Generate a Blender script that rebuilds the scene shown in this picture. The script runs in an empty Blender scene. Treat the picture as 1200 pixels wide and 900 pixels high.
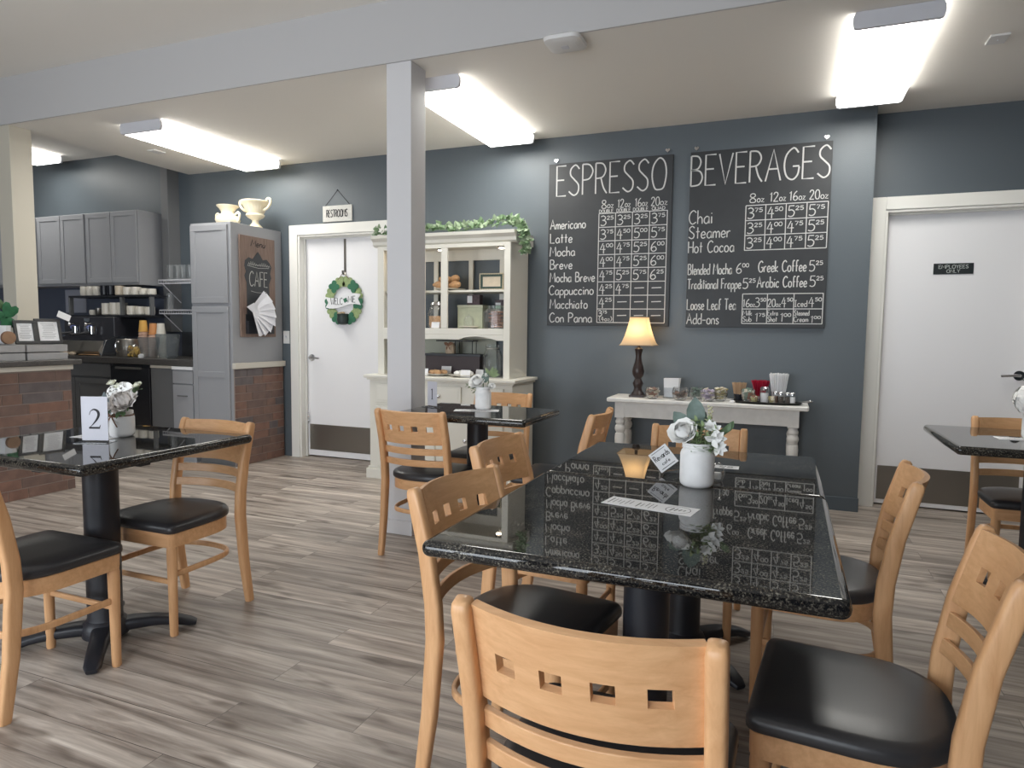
import bpy, bmesh, math, random
from mathutils import Vector, Matrix, Euler
random.seed(7)
PI = math.pi
SC = bpy.context.scene
COL = SC.collection

# ---------------------------------------------------------------- camera, world, exposure
cam = bpy.data.cameras.new('camera')
cam.sensor_width = 36.0
cam.lens = 36.0 * 791.0 / 1200.0
cam.clip_start = 0.05
cam.clip_end = 100
camo = bpy.data.objects.new('camera', cam)
COL.objects.link(camo)
_y, _p, _r = math.radians(22.0), math.radians(4.5), math.radians(-0.66)
_f = Vector((-math.sin(_y) * math.cos(_p), math.cos(_y) * math.cos(_p), -math.sin(_p)))
_ri = Vector((math.cos(_y), math.sin(_y), 0))
_dn = _f.cross(_ri)
_R = math.cos(_r) * _ri + math.sin(_r) * _dn
_D = -math.sin(_r) * _ri + math.cos(_r) * _dn
m3 = Matrix((_R, -_D, -_f)).transposed()
camo.matrix_world = Matrix.Translation((0, 0, 1.27)) @ m3.to_4x4()
SC.camera = camo

SC.view_settings.view_transform = 'Standard'
SC.view_settings.look = 'None'
SC.view_settings.gamma = 1.0
SC.view_settings.use_curve_mapping = False
SC.view_settings.exposure = 0.35

DAY = 5.9          # radiance of the daylight seen through the shop-front windows
LAMP = 12.5         # radiance of the fluorescent lenses
w = bpy.data.worlds.new('daylight')
SC.world = w
w.use_nodes = True
bg = w.node_tree.nodes['Background']
bg.inputs[0].default_value = (0.86, 0.93, 1.0, 1)
bg.inputs[1].default_value = DAY
# shop-front windows: x0, x1, z0, z1 in the wall behind the camera (portals only guide the sampling)
YF = -1.5
WINS = [(-5.4, -3.8, 0.45, 2.2), (-3.5, -1.9, 0.45, 2.2), (-1.6, 0.0, 0.45, 2.2)]
for (x0, x1, z0, z1) in WINS:
    l = bpy.data.lights.new('window_portal', 'AREA')
    l.shape = 'RECTANGLE'
    l.size = x1 - x0
    l.size_y = z1 - z0
    l.cycles.is_portal = True
    o = bpy.data.objects.new('window_portal', l)
    o.location = ((x0 + x1) / 2, YF - 0.05, (z0 + z1) / 2)
    o.rotation_euler = (PI / 2, 0, 0)
    COL.objects.link(o)

# ---------------------------------------------------------------- helpers
def lin(c):
    c /= 255.0
    return c / 12.92 if c <= 0.04045 else ((c + 0.055) / 1.055) ** 2.4

def S(r, g, b):
    return (lin(r), lin(g), lin(b), 1)

def mat(name, col, rough=0.5, metal=0.0, noise=None, bump=None, spec=0.5, coat=0.0, trans=0.0, emit=None, alpha=1.0, stretch=(1, 1, 1), sss=0):
    m = bpy.data.materials.new(name)
    m.use_nodes = True
    nt = m.node_tree
    b = nt.nodes['Principled BSDF']
    b.inputs['Base Color'].default_value = col
    b.inputs['Roughness'].default_value = rough
    b.inputs['Metallic'].default_value = metal
    b.inputs['Specular IOR Level'].default_value = spec
    b.inputs['Coat Weight'].default_value = coat
    b.inputs['Coat Roughness'].default_value = 0.08
    b.inputs['Transmission Weight'].default_value = trans
    b.inputs['Alpha'].default_value = alpha
    if emit:
        b.inputs['Emission Color'].default_value = emit[0]
        b.inputs['Emission Strength'].default_value = emit[1]
    tc = nt.nodes.new('ShaderNodeTexCoord')
    mp = nt.nodes.new('ShaderNodeMapping')
    mp.inputs['Scale'].default_value = stretch
    nt.links.new(tc.outputs['Object'], mp.inputs['Vector'])
    if noise:                                   # (scale, dark factor, light factor)
        n = nt.nodes.new('ShaderNodeTexNoise')
        n.inputs['Scale'].default_value = noise[0]
        n.inputs['Detail'].default_value = 5
        nt.links.new(mp.outputs[0], n.inputs['Vector'])
        r = nt.nodes.new('ShaderNodeValToRGB')
        r.color_ramp.elements[0].position = 0.3
        r.color_ramp.elements[1].position = 0.7
        r.color_ramp.elements[0].color = tuple(c * noise[1] for c in col[:3]) + (1,)
        r.color_ramp.elements[1].color = tuple(min(1, c * noise[2]) for c in col[:3]) + (1,)
        nt.links.new(n.outputs['Fac'], r.inputs[0])
        nt.links.new(r.outputs[0], b.inputs['Base Color'])
    if bump:                                    # (scale, strength, distance)
        n = nt.nodes.new('ShaderNodeTexNoise')
        n.inputs['Scale'].default_value = bump[0]
        n.inputs['Detail'].default_value = 3
        nt.links.new(mp.outputs[0], n.inputs['Vector'])
        bp = nt.nodes.new('ShaderNodeBump')
        bp.inputs['Strength'].default_value = bump[1]
        bp.inputs['Distance'].default_value = bump[2]
        nt.links.new(n.outputs['Fac'], bp.inputs['Height'])
        nt.links.new(bp.outputs[0], b.inputs['Normal'])
    return m

def floor_mat():
    m = bpy.data.materials.new('plank_floor')
    m.use_nodes = True
    nt = m.node_tree
    L = nt.links.new
    b = nt.nodes['Principled BSDF']
    tc = nt.nodes.new('ShaderNodeTexCoord')
    def brick(c1, c2, mortar):
        br = nt.nodes.new('ShaderNodeTexBrick')
        br.offset = 0.37
        br.inputs['Color1'].default_value = c1
        br.inputs['Color2'].default_value = c2
        br.inputs['Mortar'].default_value = mortar
        br.inputs['Scale'].default_value = 1.0
        br.inputs['Mortar Size'].default_value = 0.0016
        br.inputs['Brick Width'].default_value = 1.22
        br.inputs['Row Height'].default_value = 0.155
        br.inputs['Bias'].default_value = 0.0
        L(tc.outputs['Object'], br.inputs['Vector'])
        return br
    br = brick((0, 0, 0, 1), (1, 1, 1, 1), (0.5, 0.5, 0.5, 1))
    # shift the grain per plank
    ad = nt.nodes.new('ShaderNodeVectorMath')
    ad.operation = 'MULTIPLY_ADD'
    L(br.outputs['Color'], ad.inputs[0])
    ad.inputs[1].default_value = (7.3, 3.1, 9.7)
    L(tc.outputs['Object'], ad.inputs[2])
    mp = nt.nodes.new('ShaderNodeMapping')
    mp.inputs['Scale'].default_value = (0.55, 9.0, 1.0)
    L(ad.outputs[0], mp.inputs['Vector'])
    n = nt.nodes.new('ShaderNodeTexNoise')
    n.inputs['Scale'].default_value = 2.2
    n.inputs['Detail'].default_value = 9
    n.inputs['Roughness'].default_value = 0.62
    n.inputs['Distortion'].default_value = 0.6
    L(mp.outputs[0], n.inputs['Vector'])
    r = nt.nodes.new('ShaderNodeValToRGB')
    e = r.color_ramp.elements
    e[0].position = 0.30
    e[0].color = S(118, 107, 99)
    e[1].position = 0.72
    e[1].color = S(226, 216, 205)
    x = r.color_ramp.elements.new(0.43)
    x.color = S(158, 146, 136)
    x = r.color_ramp.elements.new(0.56)
    x.color = S(190, 178, 167)
    L(n.outputs['Fac'], r.inputs[0])
    # knots
    mp2 = nt.nodes.new('ShaderNodeMapping')
    mp2.inputs['Scale'].default_value = (1.6, 7.0, 1.0)
    L(ad.outputs[0], mp2.inputs['Vector'])
    n2 = nt.nodes.new('ShaderNodeTexNoise')
    n2.inputs['Scale'].default_value = 1.9
    n2.inputs['Detail'].default_value = 2
    L(mp2.outputs[0], n2.inputs['Vector'])
    r2 = nt.nodes.new('ShaderNodeValToRGB')
    r2.color_ramp.elements[0].position = 0.27
    r2.color_ramp.elements[0].color = (0.45, 0.42, 0.40, 1)
    r2.color_ramp.elements[1].position = 0.40
    r2.color_ramp.elements[1].color = (1, 1, 1, 1)
    L(n2.outputs['Fac'], r2.inputs[0])
    mx = nt.nodes.new('ShaderNodeMix')
    mx.data_type = 'RGBA'
    mx.blend_type = 'MULTIPLY'
    mx.inputs['Factor'].default_value = 1
    L(r.outputs[0], mx.inputs['A'])
    L(r2.outputs[0], mx.inputs['B'])
    # tone per plank
    mr = nt.nodes.new('ShaderNodeMapRange')
    mr.inputs['To Min'].default_value = 0.72
    mr.inputs['To Max'].default_value = 1.12
    L(br.outputs['Color'], mr.inputs['Value'])
    mx2 = nt.nodes.new('ShaderNodeMix')
    mx2.data_type = 'RGBA'
    mx2.blend_type = 'MULTIPLY'
    mx2.inputs['Factor'].default_value = 1
    L(mx.outputs['Result'], mx2.inputs['A'])
    L(mr.outputs[0], mx2.inputs['B'])
    # dark joint
    mx3 = nt.nodes.new('ShaderNodeMix')
    mx3.data_type = 'RGBA'
    mf = nt.nodes.new('ShaderNodeMath')
    mf.operation = 'MULTIPLY'
    mf.inputs[1].default_value = 0.6
    L(br.outputs['Fac'], mf.inputs[0])
    L(mf.outputs[0], mx3.inputs['Factor'])
    L(mx2.outputs['Result'], mx3.inputs['A'])
    mx3.inputs['B'].default_value = S(78, 72, 68)
    L(mx3.outputs['Result'], b.inputs['Base Color'])
    b.inputs['Roughness'].default_value = 0.42
    bp = nt.nodes.new('ShaderNodeBump')
    bp.inputs['Strength'].default_value = 0.15
    bp.inputs['Distance'].default_value = 0.003
    L(n.outputs['Fac'], bp.inputs['Height'])
    L(bp.outputs[0], b.inputs['Normal'])
    return m

def granite_mat():
    m = bpy.data.materials.new('black_granite')
    m.use_nodes = True
    nt = m.node_tree
    L = nt.links.new
    b = nt.nodes['Principled BSDF']
    tc = nt.nodes.new('ShaderNodeTexCoord')
    n = nt.nodes.new('ShaderNodeTexNoise')
    n.inputs['Scale'].default_value = 190
    n.inputs['Detail'].default_value = 4
    n.inputs['Roughness'].default_value = 0.7
    L(tc.outputs['Object'], n.inputs['Vector'])
    n2 = nt.nodes.new('ShaderNodeTexNoise')
    n2.inputs['Scale'].default_value = 14
    n2.inputs['Detail'].default_value = 3
    L(tc.outputs['Object'], n2.inputs['Vector'])
    a = nt.nodes.new('ShaderNodeMath')
    a.operation = 'MULTIPLY_ADD'
    L(n2.outputs['Fac'], a.inputs[0])
    a.inputs[1].default_value = 0.2
    L(n.outputs['Fac'], a.inputs[2])
    r = nt.nodes.new('ShaderNodeValToRGB')
    e = r.color_ramp.elements
    e[0].position = 0.565
    e[0].color = S(24, 24, 26)
    e[1].position = 0.82
    e[1].color = S(150, 145, 132)
    x = e.new(0.66)
    x.color = S(66, 62, 56)
    L(a.outputs[0], r.inputs[0])
    L(r.outputs[0], b.inputs['Base Color'])
    b.inputs['Roughness'].default_value = 0.02
    b.inputs['Specular IOR Level'].default_value = 0.55
    return m

def wood_mat(name, c0, c1, scale=(14, 14, 1.6), rough=0.38):
    m = bpy.data.materials.new(name)
    m.use_nodes = True
    nt = m.node_tree
    L = nt.links.new
    b = nt.nodes['Principled BSDF']
    tc = nt.nodes.new('ShaderNodeTexCoord')
    mp = nt.nodes.new('ShaderNodeMapping')
    mp.inputs['Scale'].default_value = scale
    L(tc.outputs['Object'], mp.inputs['Vector'])
    n = nt.nodes.new('ShaderNodeTexNoise')
    n.inputs['Scale'].default_value = 4
    n.inputs['Detail'].default_value = 7
    n.inputs['Roughness'].default_value = 0.65
    n.inputs['Distortion'].default_value = 0.4
    L(mp.outputs[0], n.inputs['Vector'])
    r = nt.nodes.new('ShaderNodeValToRGB')
    e = r.color_ramp.elements
    e[0].position = 0.28
    e[0].color = c0
    e[1].position = 0.66
    e[1].color = c1
    L(n.outputs['Fac'], r.inputs[0])
    L(r.outputs[0], b.inputs['Base Color'])
    b.inputs['Roughness'].default_value = rough
    bp = nt.nodes.new('ShaderNodeBump')
    bp.inputs['Strength'].default_value = 0.06
    bp.inputs['Distance'].default_value = 0.001
    L(n.outputs['Fac'], bp.inputs['Height'])
    L(bp.outputs[0], b.inputs['Normal'])
    return m

def glass_mat(name, col=(1, 1, 1, 1), dens=0.05):
    m = bpy.data.materials.new(name)
    m.use_nodes = True
    nt = m.node_tree
    L = nt.links.new
    nt.nodes.remove(nt.nodes['Principled BSDF'])
    out = nt.nodes['Material Output']
    t = nt.nodes.new('ShaderNodeBsdfTransparent')
    t.inputs[0].default_value = col
    g = nt.nodes.new('ShaderNodeBsdfGlossy')
    g.inputs['Roughness'].default_value = 0.05
    d = nt.nodes.new('ShaderNodeBsdfDiffuse')
    d.inputs[0].default_value = (0.75, 0.78, 0.78, 1)
    fr = nt.nodes.new('ShaderNodeLayerWeight')
    fr.inputs[0].default_value = 0.22
    m1 = nt.nodes.new('ShaderNodeMixShader')
    m1.inputs[0].default_value = dens
    L(t.outputs[0], m1.inputs[1])
    L(d.outputs[0], m1.inputs[2])
    m2 = nt.nodes.new('ShaderNodeMixShader')
    L(fr.outputs['Facing'], m2.inputs[0])
    L(m1.outputs[0], m2.inputs[1])
    L(g.outputs[0], m2.inputs[2])
    L(m2.outputs[0], out.inputs[0])
    return m

def shade_mat():
    m = bpy.data.materials.new('lamp_shade_fabric')
    m.use_nodes = True
    nt = m.node_tree
    L = nt.links.new
    nt.nodes.remove(nt.nodes['Principled BSDF'])
    out = nt.nodes['Material Output']
    t = nt.nodes.new('ShaderNodeBsdfTranslucent')
    t.inputs[0].default_value = (0.9, 0.74, 0.52, 1)
    d = nt.nodes.new('ShaderNodeBsdfDiffuse')
    d.inputs[0].default_value = S(225, 205, 178)
    mx = nt.nodes.new('ShaderNodeMixShader')
    mx.inputs[0].default_value = 0.45
    L(t.outputs[0], mx.inputs[1])
    L(d.outputs[0], mx.inputs[2])
    L(mx.outputs[0], out.inputs[0])
    return m

def rr(wd, dp, r=0.006, n=3):                    # rounded-rectangle section
    r = min(r, wd * .49, dp * .49)
    out = []
    for cx, cy, a0 in ((wd / 2 - r, dp / 2 - r, 0), (-wd / 2 + r, dp / 2 - r, PI / 2), (-wd / 2 + r, -dp / 2 + r, PI), (wd / 2 - r, -dp / 2 + r, 1.5 * PI)):
        for k in range(n + 1):
            a = a0 + PI / 2 * k / n
            out.append((cx + r * math.cos(a), cy + r * math.sin(a)))
    return out

def circ(r, n=12):
    return [(r * math.cos(2 * PI * k / n), r * math.sin(2 * PI * k / n)) for k in range(n)]

def box(bm, x0, x1, y0, y1, z0, z1, mi=0):
    vs = [bm.verts.new(p) for p in ((x0, y0, z0), (x1, y0, z0), (x1, y1, z0), (x0, y1, z0), (x0, y0, z1), (x1, y0, z1), (x1, y1, z1), (x0, y1, z1))]
    for q in ((0, 3, 2, 1), (4, 5, 6, 7), (0, 1, 5, 4), (1, 2, 6, 5), (2, 3, 7, 6), (3, 0, 4, 7)):
        f = bm.faces.new([vs[i] for i in q])
        f.material_index = mi
    return vs

def obox(bm, M, sx, sy, sz, mi=0):               # box of size sx, sy, sz centred on matrix M
    vs = box(bm, -sx / 2, sx / 2, -sy / 2, sy / 2, -sz / 2, sz / 2, mi)
    for v in vs:
        v.co = M @ v.co
    return vs

def loops(bm, rings, cap0=True, cap1=True, closed=True, mi=0):
    R = [[bm.verts.new(p) for p in ring] for ring in rings]
    n = len(R[0])
    for a, b in zip(R, R[1:]):
        for i in range(n if closed else n - 1):
            j = (i + 1) % n
            f = bm.faces.new((a[i], a[j], b[j], b[i]))
            f.material_index = mi
    if cap0:
        f = bm.faces.new(list(reversed(R[0])))
        f.material_index = mi
    if cap1:
        f = bm.faces.new(R[-1])
        f.material_index = mi
    return R

def lathe(bm, prof, n=24, c=(0, 0, 0), cap0=True, cap1=True, mi=0, flute=0, fl_n=0):
    rings = []
    for q in prof:
        r, z = q[0], q[1]
        fl = flute if len(q) > 2 else 0
        rings.append([(c[0] + r * (1 + fl * math.cos(fl_n * 2 * PI * k / n)) * math.cos(2 * PI * k / n), c[1] + r * (1 + fl * math.cos(fl_n * 2 * PI * k / n)) * math.sin(2 * PI * k / n), c[2] + z) for k in range(n)])
    return loops(bm, rings, cap0, cap1, mi=mi)

def sweep(bm, pts, sec, side=None, scale=None, cap=True, closed=False, mi=0):
    P = [Vector(p) for p in pts]
    n = len(P)
    rings = []
    s = Vector(side) if side is not None else None
    for i in range(n):
        if closed:
            t = (P[(i + 1) % n] - P[i - 1]).normalized()
        else:
            t = (P[min(i + 1, n - 1)] - P[max(i - 1, 0)]).normalized()
        if s is None:
            s = t.orthogonal()
        s2 = (s - t * s.dot(t)).normalized()
        if side is None:
            s = s2
        nn = t.cross(s2)
        sa, sb = scale[i] if scale else (1, 1)
        rings.append([P[i] + s2 * a * sa + nn * b * sb for a, b in sec])
    if closed:
        R = [[bm.verts.new(p) for p in r] for r in rings]
        m = len(sec)
        for k in range(n):
            a, b = R[k], R[(k + 1) % n]
            for i in range(m):
                j = (i + 1) % m
                bm.faces.new((a[i], a[j], b[j], b[i])).material_index = mi
        return
    loops(bm, rings, cap, cap, mi=mi)

def tube(bm, pts, r, n=8, **k):
    sweep(bm, pts, circ(r, n), **k)

def prism(bm, poly, axis, a0, a1, mi=0):         # extrude a 2-D polygon along an axis
    def P(u, v, a):
        return (a, u, v) if axis == 'x' else ((u, a, v) if axis == 'y' else (u, v, a))
    loops(bm, [[P(u, v, a0) for u, v in poly], [P(u, v, a1) for u, v in poly]], mi=mi)

def ball(bm, c, r, n=10, mi=0, M=None):
    rx, ry, rz = r if isinstance(r, (tuple, list)) else (r, r, r)
    mm = Matrix.Translation(c) @ (M or Matrix()) @ Matrix.Diagonal((rx, ry, rz, 1))
    res = bmesh.ops.create_uvsphere(bm, u_segments=n, v_segments=max(5, n // 2 + 1), radius=1, matrix=mm)
    for v in res['verts']:
        for f in v.link_faces:
            f.material_index = mi

def smooth_path(pts, k=6, closed=False):
    P = [Vector(p) for p in pts]
    n = len(P)
    out = []
    seg = n if closed else n - 1
    for i in range(seg):
        if closed:
            p0, p1, p2, p3 = P[i - 1], P[i], P[(i + 1) % n], P[(i + 2) % n]
        else:
            p0, p1, p2, p3 = P[max(i - 1, 0)], P[i], P[i + 1], P[min(i + 2, n - 1)]
        for j in range(k):
            t = j / k
            out.append(0.5 * ((2 * p1) + (p2 - p0) * t + (2 * p0 - 5 * p1 + 4 * p2 - p3) * t * t + (3 * p1 - p0 - 3 * p2 + p3) * t ** 3))
    if not closed:
        out.append(P[-1])
    return out

def ribbon(bm, pts, wd, O, U, V, N, lift=0.0012, mi=0):   # flat stroke; pts in (u,v); wd scalar or list
    P = [Vector((p[0], p[1])) for p in pts]
    n = len(P)
    prev = None
    for i in range(n):
        a = P[max(i - 1, 0)]
        b = P[min(i + 1, n - 1)]
        t = b - a
        if t.length < 1e-9:
            t = Vector((1, 0))
        t.normalize()
        q = Vector((-t.y, t.x)) * ((wd[i] if isinstance(wd, (list, tuple)) else wd) / 2)
        cur = []
        for s_ in (1, -1):
            r_ = P[i] + q * s_
            cur.append(bm.verts.new(O + U * r_.x + V * r_.y + N * lift))
        if prev:
            f = bm.faces.new((prev[0], cur[0], cur[1], prev[1]))
            f.material_index = mi
        prev = cur

GL = {
'A': (.62, "p0,0 .31,1 .62,0|p.12,.38 .5,.38"), 'B': (.5, "p0,0 0,1|s0,1 .3,.97 .42,.78 .3,.57 0,.53|s0,.53 .38,.48 .5,.26 .36,.04 0,0"),
'C': (.55, "s.55,.84 .34,1 .08,.8 0,.45 .1,.12 .3,0 .55,.14"), 'D': (.55, "p0,0 0,1|s0,1 .35,.92 .55,.5 .35,.08 0,0"),
'E': (.45, "p.45,1 0,1 0,0 .45,0|p0,.53 .36,.53"), 'F': (.42, "p.42,1 0,1 0,0|p0,.53 .34,.53"),
'G': (.6, "s.55,.84 .36,1 .08,.8 0,.45 .1,.12 .34,0 .54,.14 .6,.4|p.34,.42 .6,.42"), 'H': (.5, "p0,0 0,1|p.5,0 .5,1|p0,.5 .5,.5"),
'I': (.3, "p.15,0 .15,1|p0,1 .3,1|p0,0 .3,0"), 'K': (.5, "p0,0 0,1|p.48,1 0,.45 .5,0"), 'L': (.45, "p0,1 0,0 .45,0"),
'M': (.7, "p0,0 .08,1 .35,.35 .62,1 .7,0"), 'N': (.55, "p0,0 0,1 .55,0 .55,1"), 'O': (.62, "c.31,1 .06,.78 0,.42 .12,.06 .31,0 .52,.08 .62,.5 .54,.86"),
'P': (.48, "p0,0 0,1|s0,1 .32,.97 .48,.76 .32,.52 0,.48"), 'Q': (.62, "c.31,1 .06,.78 0,.42 .12,.06 .31,0 .52,.08 .62,.5 .54,.86|p.4,.2 .65,-.06"),
'R': (.52, "p0,0 0,1|s0,1 .32,.97 .46,.76 .32,.54 0,.5|s.24,.52 .36,.2 .52,0"), 'S': (.52, "s.5,.86 .32,1 .1,.88 .08,.68 .26,.52 .46,.34 .44,.1 .24,0 0,.14"),
'T': (.55, "p0,1 .55,1|p.28,1 .28,0"), 'U': (.52, "p0,1 0,.25|s0,.25 .08,.04 .26,0 .44,.04 .52,.25|p.52,.25 .52,1"), 'V': (.58, "p0,1 .28,0 .58,1"),
'W': (.8, "p0,1 .2,0 .4,.7 .6,0 .8,1"), 'Y': (.52, "p0,1 .26,.5 .52,1|p.26,.5 .26,0"), 'Z': (.5, "p0,1 .5,1 0,0 .5,0"),
'a': (.42, "s.4,.44 .24,.53 .05,.38 .03,.14 .17,0 .34,.1 .4,.4|p.4,.5 .42,0"), 'b': (.4, "p0,1 0,0|s0,.36 .2,.52 .38,.38 .39,.14 .2,0 0,.1"),
'c': (.38, "s.38,.43 .22,.53 .04,.38 .03,.13 .2,0 .38,.1"), 'd': (.42, "p.42,1 .42,0|s.42,.38 .24,.53 .04,.38 .03,.13 .19,0 .42,.12"),
'e': (.38, "s.03,.26 .36,.3 .32,.48 .18,.53 .03,.36 .05,.1 .2,0 .38,.1"), 'f': (.32, "s.34,.94 .22,1 .12,.85 .12,.5 .12,0|p0,.5 .3,.5"),
'g': (.42, "s.42,.42 .24,.53 .04,.38 .03,.14 .18,.02 .42,.14|s.42,.5 .42,-.2 .22,-.36 .02,-.24"), 'h': (.36, "p0,1 0,0|s0,.32 .18,.52 .34,.38 .36,0"),
'i': (.1, "p.05,.5 .05,0|p.05,.7 .05,.77"), 'k': (.36, "p0,1 0,0|p.34,.5 .02,.22 .36,0"), 'l': (.1, "p.05,1 .05,0"),
'm': (.55, "p0,.5 0,0|s0,.34 .14,.52 .26,.38 .27,0|s.27,.34 .42,.52 .54,.38 .55,0"), 'n': (.36, "p0,.5 0,0|s0,.34 .18,.52 .34,.38 .36,0"),
'o': (.42, "c.21,.53 .04,.4 .03,.12 .21,0 .39,.12 .4,.4"), 'p': (.4, "p0,.5 0,-.35|s0,.36 .2,.52 .38,.38 .39,.14 .2,0 0,.1"),
'r': (.28, "p0,.5 0,0|s0,.3 .14,.5 .28,.48"), 's': (.34, "s.32,.44 .16,.53 .04,.4 .18,.27 .33,.14 .18,0 .02,.08"), 't': (.3, "p.14,.9 .14,0|p0,.55 .3,.55"),
'u': (.38, "s0,.5 .02,.13 .16,0 .34,.14|p.37,.5 .37,0"), 'v': (.36, "p0,.5 .18,0 .36,.5"), 'w': (.54, "p0,.5 .14,0 .27,.42 .4,0 .54,.5"), 'x': (.34, "p0,.5 .34,0|p.34,.5 0,0"), 'y': (.36, "p0,.5 .18,.02|p.36,.5 .1,-.35"), 'z': (.36, "p0,.5 .34,.5 0,0 .36,0"),
'0': (.46, "c.23,1 .05,.82 0,.45 .07,.1 .23,0 .4,.1 .46,.5 .4,.88"), '1': (.2, "p0,.8 .15,1 .12,0"), '2': (.46, "s.02,.76 .12,.97 .32,.98 .42,.75 .26,.4 0,0|p0,0 .46,0"),
'3': (.42, "s.02,.92 .22,1 .38,.82 .3,.6 .12,.54|s.12,.54 .36,.46 .42,.24 .28,.02 .1,0 0,.08"), '4': (.48, "p.26,1 0,.36 .48,.36|p.33,.8 .31,-.08"),
'5': (.44, "p.42,1 .08,1 .04,.57|s.04,.57 .25,.62 .43,.42 .37,.1 .18,0 0,.08"), '6': (.42, "s.36,1 .14,.75 .02,.35 .08,.06 .25,0 .41,.16 .36,.4 .2,.46 .04,.28"),
'7': (.42, "p0,1 .42,1 .14,0"), '8': (.42, "c.21,.53 .05,.7 .08,.93 .21,1 .36,.93 .38,.7 .21,.53 .03,.3 .05,.06 .21,0 .39,.06 .41,.3"), '9': (.42, "s.38,.72 .2,.54 .03,.7 .1,.96 .3,.98 .4,.75 .3,0"),
'-': (.36, "p0,.36 .36,.36"), '(': (.18, "s.18,1.05 0,.7 0,.3 .18,-.1"), ')': (.18, "s0,1.05 .18,.7 .18,.3 0,-.1"), '.': (.08, "p.03,0 .03,.06"), "'": (.1, "p.05,1 .05,.8"), ' ': (.3, "")}

def write(bm, text, u0, u1, v0, h, wd, O, U, V, N, lift=0.0012, gap=0.14, slant=0.0, mi=0):
    """single-stroke hand lettering between u0 and u1 on the baseline v0, cap height h"""
    x = 0
    strokes = []
    for ch in text:
        a, d = GL[ch]
        for st in (d.split('|') if d else []):
            kind, pts = st[0], [tuple(float(q) for q in p.split(',')) for p in st[1:].split()]
            if kind != 'p':
                pts = [(p[0], p[1]) for p in smooth_path([(p[0], p[1], 0) for p in pts], 4, kind == 'c')]
                if kind == 'c':
                    pts.append(pts[0])
            strokes.append([(x + p[0], p[1]) for p in pts])
        x += a + gap
    x -= gap
    sx = (u1 - u0) / x
    for s_ in strokes:
        ribbon(bm, [(u0 + p[0] * sx + slant * p[1] * h, v0 + p[1] * h) for p in s_], wd, O, U, V, N, lift, mi)

def obj(name, bm, mats, parent=None, bevel=0.0, smooth=40, seg=2, loc=None, rot=None, recalc=True):
    if recalc:
        bmesh.ops.recalc_face_normals(bm, faces=bm.faces)
    me = bpy.data.meshes.new(name)
    bm.to_mesh(me)
    bm.free()
    for m in (mats if isinstance(mats, (list, tuple)) else [mats]):
        me.materials.append(m)
    if smooth:
        for p in me.polygons:
            p.use_smooth = True
        me.set_sharp_from_angle(angle=math.radians(smooth))
    o = bpy.data.objects.new(name, me)
    COL.objects.link(o)
    if parent:
        o.parent = parent
    if loc:
        o.location = loc
    if rot:
        o.rotation_euler = rot
    if bevel:
        b = o.modifiers.new('edge', 'BEVEL')
        b.width = bevel
        b.segments = seg
        b.limit_method = 'ANGLE'
        b.harden_normals = True
        b.angle_limit = math.radians(40)
    return o

def tag(o, label, cat, group=None, kind=None):
    o['label'] = label
    o['category'] = cat
    if group:
        o['group'] = group
    if kind:
        o['kind'] = kind
    return o

def thing(name, label, cat, loc=(0, 0, 0), rotz=0.0, group=None):
    o = bpy.data.objects.new(name, None)
    o.empty_display_size = 0.1
    COL.objects.link(o)
    o.location = loc
    o.rotation_euler = (0, 0, rotz)
    return tag(o, label, cat, group)

def struct(name, bm, mats, parent=None, **k):
    o = obj(name, bm, mats, parent, **k)
    if not parent:
        o['kind'] = 'structure'
    return o

def dup(root, label, loc, rotz=0.0, group=None, sc=None):
    r = root.copy()
    COL.objects.link(r)
    r.location = loc
    r.rotation_euler = (0, 0, rotz)
    r['label'] = label
    if group:
        r['group'] = group
    if sc:
        r.scale = sc
    for ch in list(root.children):
        c = ch.copy()
        COL.objects.link(c)
        c.parent = r
        for g in list(ch.children):
            d = g.copy()
            COL.objects.link(d)
            d.parent = c
    return r

NB = bmesh.new
V3 = Vector

# ---------------------------------------------------------------- materials
M_wall = mat('blue_grey_wall', S(93, 101, 107), 0.42, bump=(150, 0.35, 0.002))
M_ceil = mat('ceiling_paint', S(243, 238, 230), 0.85, bump=(90, 0.15, 0.002))
M_col = mat('column_paint', S(216, 214, 215), 0.6, bump=(90, 0.1, 0.002))
M_beam = mat('beam_paint', S(196, 194, 194), 0.7, bump=(90, 0.1, 0.002))
M_white = mat('white_paint', S(226, 224, 222), 0.45, bump=(60, 0.05, 0.001))
M_cream = mat('beige_paint', S(206, 199, 184), 0.6)
M_door = mat('white_door', S(245, 244, 246), 0.4)
M_trim = mat('door_trim', S(240, 238, 232), 0.4)
M_steel = mat('brushed_steel', S(150, 146, 140), 0.32, metal=0.9, bump=(60, 0.08, 0.001), stretch=(1, 1, 12))
M_chrome = mat('chrome', S(215, 215, 218), 0.12, metal=1.0)
M_floor = floor_mat()
M_granite = granite_mat()
M_beech = wood_mat('beech_wood', S(210, 157, 110), S(230, 181, 133))
M_beechx = wood_mat('beech_panel', S(210, 157, 110), S(230, 181, 133), (1.6, 14, 14))
M_vinyl = mat('black_vinyl', S(54, 53, 55), 0.34, bump=(260, 0.12, 0.0008))
M_black = mat('black_powder_coat', S(40, 41, 47), 0.4, bump=(300, 0.1, 0.0005))
M_base = mat('blue_grey_baseboard', S(88, 98, 106), 0.4)
M_gcab = mat('grey_cabinet_paint', S(158, 159, 163), 0.4)
M_gcab2 = mat('dark_grey_cabinet_paint', S(108, 109, 111), 0.45)
M_pale = mat('pale_trim', S(214, 208, 196), 0.5)
M_counter = mat('dark_laminate', S(76, 73, 71), 0.35, noise=(90, 0.7, 1.5))
M_brick = [mat('brick_%s' % n, c, 0.55, noise=(14, 0.8, 1.2)) for n, c in (('brown', S(124, 97, 86)), ('red', S(130, 98, 85)), ('umber', S(114, 92, 84)), ('slate', S(104, 95, 95)))]
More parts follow.
